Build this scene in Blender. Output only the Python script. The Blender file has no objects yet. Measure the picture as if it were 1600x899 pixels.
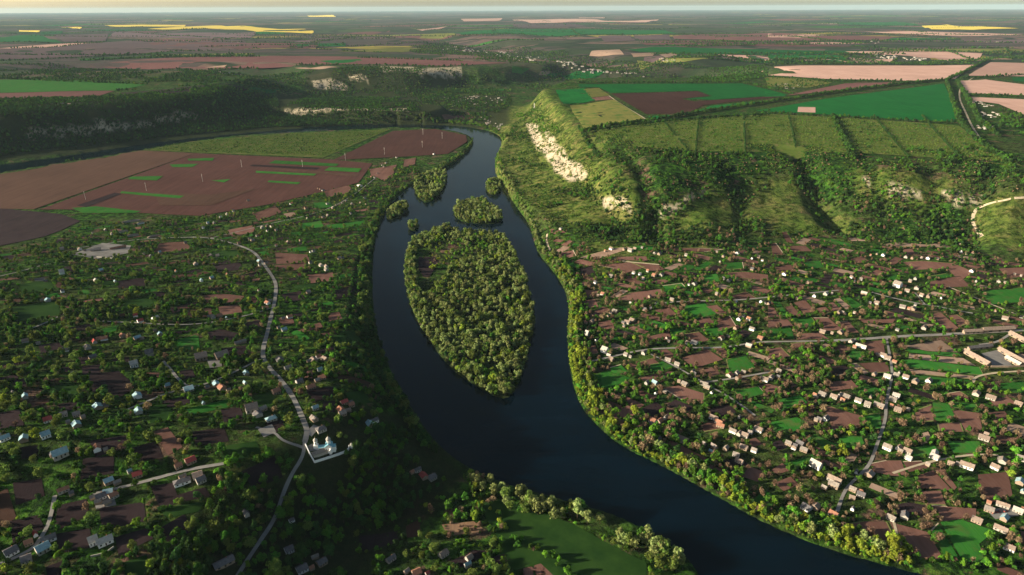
import bpy, math, random
import numpy as np
from mathutils import Vector, Matrix
from mathutils.geometry import delaunay_2d_cdt

random.seed(7)
RNG = np.random.default_rng(11)
scene = bpy.context.scene
COL = scene.collection
R = math.radians

# ------------------------------------------------------------------ camera
CAMZ, PITCH, ROLL, FPX = 400.0, R(22.3), R(-0.22), 1067.0
cam_d = bpy.data.cameras.new('camera')
cam = bpy.data.objects.new('camera', cam_d)
COL.objects.link(cam)
cam_d.sensor_width = 36.0
cam_d.lens = 36.0 * FPX / 1600.0
cam_d.clip_start, cam_d.clip_end = 1.0, 200000.0
cam.matrix_world = Matrix.Translation((0, 0, CAMZ)) @ Matrix.Rotation(R(90) - PITCH, 4, 'X') @ Matrix.Rotation(ROLL, 4, 'Z')
scene.camera = cam
_CP, _SP, _CR, _SR = math.cos(PITCH), math.sin(PITCH), math.cos(ROLL), math.sin(ROLL)


def ray(u, v):
    """direction of the sight line through a point of the photograph (1600 px wide)"""
    a = (np.asarray(u, float) - 800.0) / FPX
    b = (449.5 - np.asarray(v, float)) / FPX
    a, b = a * _CR - b * _SR, a * _SR + b * _CR
    return np.stack([a, _CP + b * _SP, -_SP + b * _CP], -1)


def project(x, y, z):
    x, y, z = np.asarray(x, float), np.asarray(y, float), np.asarray(z, float) - CAMZ
    d = y * _CP - z * _SP
    b = y * _SP + z * _CP
    d = np.where(d < 1, 1, d)
    a, b = x / d, b / d
    a, b = a * _CR + b * _SR, -a * _SR + b * _CR
    return 800 + FPX * a, 449.5 - FPX * b, d


def flat(pts, z):
    p = np.array(pts, float)
    d = ray(p[:, 0], p[:, 1])
    t = (z - CAMZ) / d[:, 2]
    return np.stack([d[:, 0] * t, d[:, 1] * t], -1)


# ------------------------------------------------------------------ maths
def hash2(ix, iy, s):
    h = (ix.astype(np.int64) * 374761393 + iy.astype(np.int64) * 668265263 + s * 974711) & 0xffffffff
    h = ((h ^ (h >> 13)) * 1274126177) & 0xffffffff
    return ((h ^ (h >> 16)) & 0xffffff) / float(0xffffff)


def vnoise(x, y, s=0):
    ix, iy = np.floor(x), np.floor(y)
    fx, fy = x - ix, y - iy
    fx, fy = fx * fx * (3 - 2 * fx), fy * fy * (3 - 2 * fy)
    a, b = hash2(ix, iy, s), hash2(ix + 1, iy, s)
    c, d = hash2(ix, iy + 1, s), hash2(ix + 1, iy + 1, s)
    return (a + (b - a) * fx) * (1 - fy) + (c + (d - c) * fx) * fy


def fbm(x, y, s=0, o=4):
    r, a, n = 0.0, 0.5, 0.0
    for k in range(o):
        r = r + a * vnoise(x, y, s + k)
        n += a
        a *= 0.5
        x, y = x * 2.03 + 17.1, y * 2.03 - 9.7
    return r / n


def sm(t):
    t = np.clip(t, 0, 1)
    return t * t * (3 - 2 * t)


def seg_dist(x, y, pts, closed=True):
    d = np.full(x.shape, 1e12)
    n = len(pts)
    for i in range(n if closed else n - 1):
        ax, ay = pts[i]
        bx, by = pts[(i + 1) % n]
        ex, ey = bx - ax, by - ay
        L = ex * ex + ey * ey + 1e-9
        t = np.clip(((x - ax) * ex + (y - ay) * ey) / L, 0, 1)
        d = np.minimum(d, (x - ax - t * ex) ** 2 + (y - ay - t * ey) ** 2)
    return np.sqrt(d)


def inside(x, y, pts):
    r = np.zeros(x.shape, bool)
    n = len(pts)
    for i in range(n):
        ax, ay = pts[i]
        bx, by = pts[(i + 1) % n]
        if ay == by:
            continue
        c = ((ay > y) != (by > y)) & (x < (bx - ax) * (y - ay) / (by - ay) + ax)
        r ^= c
    return r


def smooth_line(pts, n=3, closed=False):
    """Chaikin corner cutting"""
    p = np.array(pts, float)
    for _ in range(n):
        if closed:
            q = np.roll(p, -1, 0)
            p = np.stack([p * .75 + q * .25, p * .25 + q * .75], 1).reshape(-1, 2)
        else:
            a, b = p[:-1], p[1:]
            m = np.stack([a * .75 + b * .25, a * .25 + b * .75], 1).reshape(-1, 2)
            p = np.concatenate([p[:1], m, p[-1:]])
    return p


# ------------------------------------------------------------------ river, islands, valley outline
RIVER = flat([(1700, 970), (1500, 912), (1420, 892), (1300, 860), (1200, 820), (1120, 775), (1040, 730), (970, 697), (932, 664), (907, 635), (893, 592),
              (888, 550), (887, 520), (890, 480), (882, 450), (862, 420), (842, 398), (834, 375), (827, 350), (805, 320), (789, 292), (774, 272), (774, 250),
              (783, 230), (786, 216), (770, 206), (740, 200), (700, 196), (645, 194), (560, 195), (500, 198), (400, 206), (250, 221), (100, 244), (0, 257),
              (-300, 300), (-300, 322), (0, 272), (100, 256), (200, 240), (330, 217), (450, 208), (560, 203), (640, 200), (700, 204), (732, 212), (741, 222), (729, 240),
              (706, 258), (680, 271), (650, 286), (627, 301), (606, 323), (595, 345), (586, 372), (582, 400), (581, 450), (585, 500), (594, 540), (606, 570),
              (622, 605), (645, 642), (671, 680), (702, 712), (738, 735), (792, 758), (850, 774), (905, 789), (960, 805), (1005, 827), (1050, 854), (1075, 874),
              (1092, 899), (1112, 935), (1140, 985)], 0)
RIVER = smooth_line(RIVER, 1, True)
ISL = [smooth_line(flat(p, 0), 1, True) for p in (
    [(648, 372), (690, 356), (720, 364), (760, 366), (785, 366), (800, 390), (818, 430), (832, 470), (833, 510), (825, 550), (815, 590), (800, 619), (782, 624), (747, 605),
     (715, 585), (690, 560), (667, 525), (648, 495), (638, 462), (632, 425), (637, 395)],
    [(707, 328), (722, 318), (745, 312), (762, 320), (783, 332), (786, 348), (752, 351), (716, 346)],
    [(646, 288), (668, 272), (698, 268), (699, 280), (690, 302), (668, 320), (652, 308)],
    [(759, 286), (775, 280), (785, 292), (778, 306), (762, 304)],
    [(637, 354), (650, 348), (657, 353), (645, 363)],
    [(603, 334), (622, 316), (640, 322), (630, 337), (606, 346)])]
Wd = lambda *p: np.array(p, float).reshape(-1, 2)
VALLEY = np.concatenate([
    Wd(3500, -1500, 3500, 900), flat([(1600, 412), (1540, 402), (1500, 390), (1400, 382), (1330, 372), (1250, 366), (1200, 374), (1150, 388), (1060, 388), (1000, 384), (930, 376),
          (872, 360)], 20), flat([(840, 342), (800, 310), (778, 272), (779, 250), (790, 226), (796, 208)], 5),
    flat([(798, 190), (803, 176)], 10), Wd(110, 3200, 330, 3420, 900, 3460, 1150, 3600, 1000, 3950, 350, 3950),
    flat([(760, 140), (730, 139), (640, 146), (540, 146), (480, 150)], 25), flat([(445, 168), (430, 196)], 10),
    flat([(420, 203), (250, 219), (100, 242), (0, 254), (-300, 297)], 2), Wd(-4500, 900, -4500, -1500)])
BLUFF = np.concatenate([flat([(745, 200), (741, 222), (706, 258), (650, 286), (606, 323), (586, 372), (581, 450), (585, 500), (594, 540), (606, 570), (622, 605), (645, 642), (671, 680), (700, 712),
              (704, 742), (668, 790), (612, 830), (570, 870), (548, 920), (530, 1000), (500, 1200)], 3)])
LEFTLAND = np.concatenate([BLUFF, Wd(-6000, 100, -6000, 3000)])
CHANNELS = [  # (line, half width, floor height)
    (Wd(350, 3700, 750, 4000, 500, 4550, 150, 5200, -250, 6400, -900, 8200), 430, 52),
    (Wd(750, 4000, 1500, 4300, 2600, 4550, 4200, 5200), 400, 66),
    (flat([(-60, 121), (100, 113), (250, 113), (400, 116), (470, 128)], 70), 300, 58),
    (Wd(-3600, 5200, -1500, 6100, -250, 6400), 350, 80),
    (Wd(3000, 8200, 1500, 7600, 150, 8800), 420, 75),
    (Wd(-5000, 9800, -2500, 10200, -600, 9500), 500, 80)]
GULLY = [  # filled below from pixels at rough heights: (line, depth, width)
    (flat([(968, 262), (1000, 292), (1028, 330), (1020, 352)], 62), 13, 17),
    (flat([(1125, 288), (1158, 312), (1166, 345), (1178, 372)], 58), 6, 14),
    (flat([(1228, 262), (1270, 295), (1318, 328), (1362, 360)], 62), 21, 26),
    (flat([(1440, 296), (1470, 325), (1494, 350), (1505, 378)], 58), 7, 17),
    (flat([(1345, 290), (1395, 330), (1410, 366)], 58), 5, 14),
    (flat([(905, 276), (950, 318), (975, 350)], 50), 8, 18),
    (flat([(1545, 300), (1520, 345), (1530, 388)], 50), 12, 18)]


def terrain(x, y):
    x, y = np.asarray(x, float), np.asarray(y, float)
    inR = inside(x, y, RIVER)
    dR = seg_dist(x, y, RIVER)
    for p in ISL:
        inR &= ~inside(x, y, p)
        dR = np.minimum(dR, seg_dist(x, y, p))
    inV = inside(x, y, VALLEY)
    dV = seg_dist(x, y, VALLEY)
    warp = (fbm(x / 210, y / 210, 3, 3) - .5)
    sV = np.where(inV, -dV, dV)
    # valley floor
    t = np.clip(dR / (dR + np.clip(-sV, 0, None) + 1e-6), 0, 1)
    right = 2.0 + 19 * t ** 1.1
    low = 2.0 + np.clip(dR * .015, 0, 4)
    inL = inside(x, y, LEFTLAND)
    dB = seg_dist(x, y, BLUFF, False)
    hs = np.interp(y, [300, 400, 480, 560, 700, 850, 1000, 1200, 1400], [34, 42, 58, 53, 33, 21, 14, 5, 2])
    ws = np.interp(y, [300, 430, 560, 700, 850, 1100], [165, 140, 100, 50, 36, 30])
    tilt = np.interp(y, [900, 1250], [.045, 0.0])
    left = 3 + hs * sm(dB / ws) + tilt * np.clip(dB - ws, 0, 500) + (fbm(x / 120, y / 120, 5, 3) - .5) * 5 * sm(dB / 60) * np.interp(y, [1000, 1250], [1, .2])
    isright = (~inL) & ((x > 60) | (y > 1600))
    isright |= (~inL) & (x > flat([(900, 640)], 0)[0, 0] - 0) & (x - y * 0.02 > 150)
    # the low meadow lies between bluff and river at the near left
    meadow = (~inL) & (y < 560) & (x < np.interp(y, [250, 330, 420, 520], [170, 150, 60, -30]))
    floor = np.where(inL, left, np.where(meadow, low, right))
    isl = np.zeros(x.shape, bool)
    for p in ISL:
        isl |= inside(x, y, p)
    floor = np.where(isl, 1.6, floor)
    bank = np.clip(dR * .45, 0, 1)
    floor = floor * bank ** .8 + 0.0
    # plateau
    far = np.clip((np.hypot(x, y) - 2500) / 6000, 0, 1)
    plat = 106 + (fbm(x / 900, y / 900, 21, 3) - .5) * (10 + 40 * far)
    W = 265 * (1 + warp * .45) * (1 - .5 * np.exp(-((x - 120) ** 2 + (y - 2800) ** 2) / 520 ** 2))
    s = np.clip(sV / W, 0, 1)
    prof = .55 * sm(s) + .45 * sm((s - .35) / .5)
    hill = floor * (1 - prof) + plat * prof
    rug = np.sin(np.pi * np.clip(sV / 330, 0, 1)) * (sV > 0)
    hill = hill + rug * ((fbm(x / 70, y / 70, 9, 4) - .5) * (13 + 14 * np.exp(-((x - 90) ** 2 + (y - 1950) ** 2) / 380 ** 2)) + (np.abs(fbm(x / 130, y / 130, 31, 3) - .5)) * -20 + 2)
    for line, dep, wid in GULLY:
        d = seg_dist(x, y, line, False)
        hill = hill - dep * np.exp(-(d / wid) ** 2) * sm(sV / 40)
    # knolls on the hillside
    for (u, v, z0, rad, hh) in ((1105, 335, 50, 70, 9), (1245, 325, 50, 95, 14), (1570, 345, 45, 90, 12)):
        c = flat([(u, v)], z0)[0]
        hill = hill + hh * np.exp(-((x - c[0]) ** 2 + (y - c[1]) ** 2) / rad ** 2) * sm(sV / 30)
    # spur with the rock band beyond the bend
    a, b = flat([(455, 160), (640, 168)], 45)
    sp = seg_dist(x, y, np.array([a, b]), False)
    hill = np.maximum(hill, (44 + 4 * warp) * sm((190 - sp) / 70))
    for line, wd, fl in CHANNELS:
        d = seg_dist(x, y, line, False) * (1 + (fbm(x / 300, y / 300, 41, 4) - .5) * 1.3)
        k = sm(d / wd) ** .9
        cz = np.minimum(hill, fl + (fbm(x / 160, y / 160, 51, 3) - .5) * 16)
        hill = np.where(sV > 0, hill * k + cz * (1 - k), hill)
    z = hill
    return np.where(inR, -np.clip(dR * .3, 0, 3.0), z)


# ------------------------------------------------------------------ ground sheet on a polar grid
NA, NR = 1000, 820
ANG = np.linspace(R(-66), R(66), NA)
RAD = 140.0 * (72000.0 / 140.0) ** np.linspace(0, 1, NR)
GX = RAD[:, None] * np.sin(ANG)[None, :]
GY = RAD[:, None] * np.cos(ANG)[None, :]
GZ = terrain(GX.ravel(), GY.ravel()).reshape(NR, NA)
LR0, LRS = math.log(RAD[0]), (NR - 1) / math.log(RAD[-1] / RAD[0])


def zlook(x, y):
    x, y = np.asarray(x, float), np.asarray(y, float)
    r = np.clip(np.hypot(x, y), RAD[0], RAD[-1] * .999)
    i = np.clip((np.log(r) - LR0) * LRS, 0, NR - 1.001)
    j = np.clip((np.arctan2(x, y) - ANG[0]) / (ANG[1] - ANG[0]), 0, NA - 1.001)
    i0, j0 = i.astype(int), j.astype(int)
    r0 = RAD[i0]
    fi = np.clip((r - r0) / (RAD[i0 + 1] - r0), 0, 1)
    fj = j - j0
    return ((GZ[i0, j0] * (1 - fj) + GZ[i0, j0 + 1] * fj) * (1 - fi) + (GZ[i0 + 1, j0] * (1 - fj) + GZ[i0 + 1, j0 + 1] * fj) * fi)


_T = np.exp(np.linspace(math.log(250), math.log(60000), 900))


def px(pts):
    """where the sight line through a photo point meets the ground"""
    p = np.array(pts, float).reshape(-1, 2)
    d = ray(p[:, 0], p[:, 1])
    d = d / np.linalg.norm(d, axis=1)[:, None]
    X, Y, Z = d[:, 0, None] * _T, d[:, 1, None] * _T, CAMZ + d[:, 2, None] * _T
    h = Z - zlook(X, Y)
    k = np.argmax(h < 0, axis=1)
    k = np.where((h < 0).any(axis=1), np.maximum(k, 1), len(_T) - 1)
    ii = np.arange(len(p))
    h0, h1 = h[ii, k - 1], h[ii, k]
    f = np.clip(h0 / (h0 - h1 + 1e-9), 0, 1)
    t = _T[k - 1] * (1 - f) + _T[k] * f
    return np.stack([d[:, 0] * t, d[:, 1] * t], -1)


# ------------------------------------------------------------------ object helpers
def tag(o, label=None, cat=None, group=None, kind=None):
    if label: o['label'] = label
    if cat: o['category'] = cat
    if group: o['group'] = group
    if kind: o['kind'] = kind
    return o


def mesh_np(name, verts, faces, mats, fm=None, smooth=False):
    """mesh from numpy verts and equal-size faces"""
    me = bpy.data.meshes.new(name)
    verts = np.asarray(verts, np.float32)
    faces = np.asarray(faces, np.int32)
    k = faces.shape[1]
    me.vertices.add(len(verts))
    me.vertices.foreach_set('co', verts.ravel())
    me.loops.add(faces.size)
    me.loops.foreach_set('vertex_index', faces.ravel())
    me.polygons.add(len(faces))
    me.polygons.foreach_set('loop_start', np.arange(0, faces.size, k, dtype=np.int32))
    me.polygons.foreach_set('loop_total', np.full(len(faces), k, np.int32))
    for m in (mats if isinstance(mats, (list, tuple)) else [mats]):
        me.materials.append(m)
    if fm is not None:
        me.polygons.foreach_set('material_index', np.asarray(fm, np.int32))
    if smooth:
        me.polygons.foreach_set('use_smooth', np.ones(len(faces), bool))
    me.update(calc_edges=True)
    return me


def link(name, me, parent=None, loc=None):
    o = bpy.data.objects.new(name, me)
    COL.objects.link(o)
    if loc is not None: o.location = loc
    if parent is not None: o.parent = parent
    return o


class MB:
    """collects boxes, prisms and lathes into one mesh"""
    def __init__(s): s.v, s.f = [], []
    def add(s, v, f):
        n = len(s.v)
        s.v += [tuple(p) for p in v]
        s.f += [tuple(n + i for i in q) for q in f]
        return s
    def box(s, x0, x1, y0, y1, z0, z1):
        return s.add([(x0, y0, z0), (x1, y0, z0), (x1, y1, z0), (x0, y1, z0), (x0, y0, z1), (x1, y0, z1), (x1, y1, z1), (x0, y1, z1)],
                     [(0, 3, 2, 1), (4, 5, 6, 7), (0, 1, 5, 4), (1, 2, 6, 5), (2, 3, 7, 6), (3, 0, 4, 7)])
    def lathe(s, prof, cx=0, cy=0, n=12):
        v = [(cx + r * math.cos(2 * math.pi * k / n), cy + r * math.sin(2 * math.pi * k / n), z) for r, z in prof for k in range(n)]
        f = [(i * n + k, i * n + (k + 1) % n, (i + 1) * n + (k + 1) % n, (i + 1) * n + k) for i in range(len(prof) - 1) for k in range(n)]
        f += [tuple(range(n))[::-1], tuple((len(prof) - 1) * n + k for k in range(n))]
        return s.add(v, f)
    def mesh(s, name, m):
        me = bpy.data.meshes.new(name)
        me.from_pydata(s.v, [], s.f)
        me.materials.append(m)
        me.update()
        return me


# ------------------------------------------------------------------ materials
def new_mat(name):
    m = bpy.data.materials.new(name)
    m.use_nodes = True
    nt = m.node_tree
    b = nt.nodes['Principled BSDF']
    b.inputs['Specular IOR Level'].default_value = .02
    b.inputs['Roughness'].default_value = .9
    return m, nt, b


def N(nt, t, **kw):
    n = nt.nodes.new(t)
    for k, v in kw.items():
        if k in n.inputs.keys():
            n.inputs[k].default_value = v
        else:
            setattr(n, k, v)
    return n


def mixc(nt, fac, a, b, mode='MIX'):
    n = nt.nodes.new('ShaderNodeMix')
    n.data_type = 'RGBA'
    n.blend_type = mode
    n.clamp_factor = True
    for s, v in ((0, fac), (6, a), (7, b)):
        if isinstance(v, (int, float)): n.inputs[s].default_value = v
        elif isinstance(v, tuple): n.inputs[s].default_value = (*v, 1) if len(v) == 3 else v
        else: nt.links.new(v, n.inputs[s])
    return n.outputs[2]


def ramp(nt, src, stops, interp='LINEAR'):
    n = nt.nodes.new('ShaderNodeValToRGB')
    n.color_ramp.interpolation = interp
    e = n.color_ramp.elements
    while len(e) < len(stops): e.new(.5)
    for q, (p, c) in zip(e, stops):
        q.position = p
        q.color = (*c, 1) if len(c) == 3 else c
    nt.links.new(src, n.inputs[0])
    return n.outputs[0]


def noise(nt, co, scale, detail=3, rough=.6, dist=0.0):
    n = N(nt, 'ShaderNodeTexNoise')
    n.inputs['Scale'].default_value = scale
    n.inputs['Detail'].default_value = detail
    n.inputs['Roughness'].default_value = rough
    n.inputs['Distortion'].default_value = dist
    nt.links.new(co, n.inputs['Vector'])
    return n.outputs[0]


def mapping(nt, co, rot=0, scale=(1, 1, 1)):
    n = N(nt, 'ShaderNodeMapping')
    n.inputs['Rotation'].default_value = (0, 0, rot)
    n.inputs['Scale'].default_value = scale
    nt.links.new(co, n.inputs['Vector'])
    return n.outputs[0]


def pos(nt):
    return N(nt, 'ShaderNodeNewGeometry').outputs['Position']


def attr(nt, name):
    return N(nt, 'ShaderNodeAttribute', attribute_name=name).outputs['Fac']


def math_n(nt, op, a, b=None, clamp=False):
    n = nt.nodes.new('ShaderNodeMath')
    n.operation = op
    n.use_clamp = clamp
    for i, v in enumerate((a, b)):
        if v is None: continue
        if isinstance(v, (int, float)): n.inputs[i].default_value = v
        else: nt.links.new(v, n.inputs[i])
    return n.outputs[0]


def ground_material():
    m, nt, b = new_mat('valley_ground')
    p = pos(nt)
    big, mid, fine = noise(nt, p, .006, 4), noise(nt, p, .035, 4, .65), noise(nt, p, .25, 3, .7)
    grass = ramp(nt, mid, [(.30, (.014, .036, .008)), (.43, (.026, .076, .010)), (.55, (.042, .112, .014)), (.70, (.078, .104, .024))])
    grass = mixc(nt, ramp(nt, noise(nt, p, .11, 4, .7), [(.44, (1, 1, 1)), (.56, (0, 0, 0))]), grass, (.012, .030, .008))
    grass = mixc(nt, ramp(nt, big, [(.45, (0, 0, 0)), (.62, (.6, .6, .6))]), grass, (.055, .062, .024))
    soil = ramp(nt, fine, [(.3, (.070, .042, .034)), (.7, (.125, .080, .060))])
    c = mixc(nt, ramp(nt, noise(nt, p, .021, 5, .7), [(.56, (0, 0, 0)), (.64, (1, 1, 1))]), grass, soil)
    # scrubby dry grass and limestone
    dry = ramp(nt, mid, [(.3, (.040, .084, .013)), (.50, (.092, .122, .026)), (.68, (.175, .150, .060))])
    dm = math_n(nt, 'MULTIPLY', attr(nt, 'dry'), ramp(nt, fine, [(.2, (.35, .35, .35)), (.6, (1, 1, 1))]), True)
    c = mixc(nt, dm, c, dry)
    spk = ramp(nt, noise(nt, p, .085, 5, .75), [(.42, (.30, .36, .26)), (.52, (1, 1, 1)), (.66, (1.35, 1.3, 1.1))])
    c = mixc(nt, math_n(nt, 'SUBTRACT', 1.0, attr(nt, 'far'), True), c, mixc(nt, 1.0, c, spk, 'MULTIPLY'))
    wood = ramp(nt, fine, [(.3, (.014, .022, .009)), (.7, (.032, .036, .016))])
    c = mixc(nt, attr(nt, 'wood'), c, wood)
    rk = noise(nt, mapping(nt, p, .6, (.09, .03, .02)), 1.0, 5, .7)
    rock = ramp(nt, noise(nt, p, .16, 4, .7), [(.3, (.22, .175, .115)), (.5, (.44, .37, .265)), (.75, (.60, .52, .40))])
    rm = math_n(nt, 'MULTIPLY', attr(nt, 'rock'), ramp(nt, rk, [(.42, (0, 0, 0)), (.50, (1, 1, 1))]), True)
    c = mixc(nt, rm, c, rock)
    # far farmland: long unequal fields with tree belts
    v1 = N(nt, 'ShaderNodeTexVoronoi', voronoi_dimensions='2D', distance='CHEBYCHEV')
    v1.inputs['Scale'].default_value = 1
    v1.inputs['Randomness'].default_value = .85
    nt.links.new(mapping(nt, p, .18, (1 / 1300, 1 / 480, 1)), v1.inputs['Vector'])
    sep = N(nt, 'ShaderNodeSeparateColor')
    nt.links.new(v1.outputs['Color'], sep.inputs[0])
    farc = ramp(nt, sep.outputs[0], [(0, (.022, .042, .018)), (.22, (.115, .070, .068)), (.38, (.020, .040, .020)), (.52, (.165, .100, .088)), (.62, (.036, .070, .022)),
                                     (.74, (.066, .048, .050)), (.86, (.042, .052, .030)), (.97, (.30, .25, .05))], 'CONSTANT')
    v2 = N(nt, 'ShaderNodeTexVoronoi', voronoi_dimensions='2D', feature='DISTANCE_TO_EDGE')
    v2.inputs['Scale'].default_value = 1
    nt.links.new(mapping(nt, p, -.1, (1 / 1100, 1 / 420, 1)), v2.inputs['Vector'])
    farc = mixc(nt, ramp(nt, v2.outputs[0], [(.03, (1, 1, 1)), (.07, (0, 0, 0))]), farc, (.010, .022, .012))
    woodfar = ramp(nt, noise(nt, mapping(nt, p, .1, (1 / 2600, 1 / 1100, 1)), 1, 5, .62), [(.55, (0, 0, 0)), (.60, (1, 1, 1))])
    farc = mixc(nt, woodfar, farc, ramp(nt, noise(nt, p, .012, 4), [(.35, (.018, .030, .016)), (.65, (.040, .055, .026))]))
    farc = mixc(nt, .2, farc, ramp(nt, noise(nt, mapping(nt, p, 0.2, (1 / 300, 1 / 90, 1)), 1, 4, .7), [(.3, (.03, .04, .025)), (.7, (.09, .075, .06))]))
    c = mixc(nt, attr(nt, 'far'), c, farc)
    nt.links.new(c, b.inputs['Base Color'])
    bp = N(nt, 'ShaderNodeBump')
    bp.inputs['Strength'].default_value = 1.0
    bp.inputs['Distance'].default_value = 3.0
    nt.links.new(noise(nt, p, .35, 4, .7), bp.inputs['Height'])
    nt.links.new(bp.outputs[0], b.inputs['Normal'])
    return m


def field_material(name, c1, c2, rot=.3, row=1.6, patch=.02, third=None):
    """crop or plough rows at a real spacing, with broad damp and dry patches"""
    m, nt, b = new_mat(name)
    p = pos(nt)
    rows = noise(nt, mapping(nt, p, rot, (row, row * .03, 1)), 1, 2)
    rows2 = noise(nt, mapping(nt, p, rot, (.12, .006, 1)), 1, 3)
    pt = noise(nt, p, patch, 5, .65)
    f = math_n(nt, 'ADD', math_n(nt, 'MULTIPLY', rows, .25), math_n(nt, 'ADD', math_n(nt, 'MULTIPLY', rows2, .35), math_n(nt, 'MULTIPLY', pt, .4)))
    c = ramp(nt, f, [(.36, c1), (.64, c2)])
    if third:
        c = mixc(nt, ramp(nt, noise(nt, p, patch * 2.3, 4), [(.52, (0, 0, 0)), (.66, (1, 1, 1))]), c, third)
    ob = N(nt, 'ShaderNodeObjectInfo').outputs['Random']
    hv = N(nt, 'ShaderNodeHueSaturation')
    nt.links.new(math_n(nt, 'ADD', math_n(nt, 'MULTIPLY', ob, .5), .75), hv.inputs['Value'])
    nt.links.new(c, hv.inputs['Color'])
    nt.links.new(hv.outputs[0], b.inputs['Base Color'])
    bp = N(nt, 'ShaderNodeBump')
    bp.inputs['Strength'].default_value = .5
    bp.inputs['Distance'].default_value = .4
    nt.links.new(rows, bp.inputs['Height'])
    nt.links.new(bp.outputs[0], b.inputs['Normal'])
    return m


def plain(name, c1, c2, scale=.3, rough=.85):
    m, nt, b = new_mat(name)
    p = pos(nt)
    c = ramp(nt, noise(nt, p, scale, 4, .65), [(.32, c1), (.68, c2)])
    nt.links.new(c, b.inputs['Base Color'])
    b.inputs['Roughness'].default_value = rough
    return m


def leaf_material(name, c1, c2, trans=.25):
    m, nt, b = new_mat(name)
    g = N(nt, 'ShaderNodeNewGeometry').outputs['Random Per Island']
    o = N(nt, 'ShaderNodeObjectInfo').outputs['Random']
    c = ramp(nt, g, [(0, c1), (1, c2)])
    hv = N(nt, 'ShaderNodeHueSaturation')
    nt.links.new(math_n(nt, 'ADD', math_n(nt, 'MULTIPLY', o, .7), .65), hv.inputs['Value'])
    nt.links.new(math_n(nt, 'ADD', math_n(nt, 'MULTIPLY', o, .04), .48), hv.inputs['Hue'])
    nt.links.new(c, hv.inputs['Color'])
    nt.links.new(hv.outputs[0], b.inputs['Base Color'])
    tr = N(nt, 'ShaderNodeBsdfTranslucent')
    nt.links.new(hv.outputs[0], tr.inputs['Color'])
    ms = N(nt, 'ShaderNodeMixShader')
    ms.inputs[0].default_value = trans
    nt.links.new(b.outputs[0], ms.inputs[1])
    nt.links.new(tr.outputs[0], ms.inputs[2])
    nt.links.new(ms.outputs[0], nt.nodes['Material Output'].inputs['Surface'])
    return m


def water_material():
    m, nt, b = new_mat('river_water')
    p = pos(nt)
    b.inputs['Base Color'].default_value = (.003, .010, .016, 1)
    b.inputs['Roughness'].default_value = .10
    b.inputs['IOR'].default_value = 1.33
    b.inputs['Specular IOR Level'].default_value = .12
    bp = N(nt, 'ShaderNodeBump')
    bp.inputs['Strength'].default_value = .3
    bp.inputs['Distance'].default_value = .3
    nt.links.new(noise(nt, p, .5, 4, .65), bp.inputs['Height'])
    nt.links.new(bp.outputs[0], b.inputs['Normal'])
    c = ramp(nt, noise(nt, mapping(nt, p, .5, (.01, .03, 1)), 1, 4), [(.4, (.0004, .0034, .0068)), (.7, (.0008, .006, .012))])
    nt.links.new(c, b.inputs['Base Color'])
    return m


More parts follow.
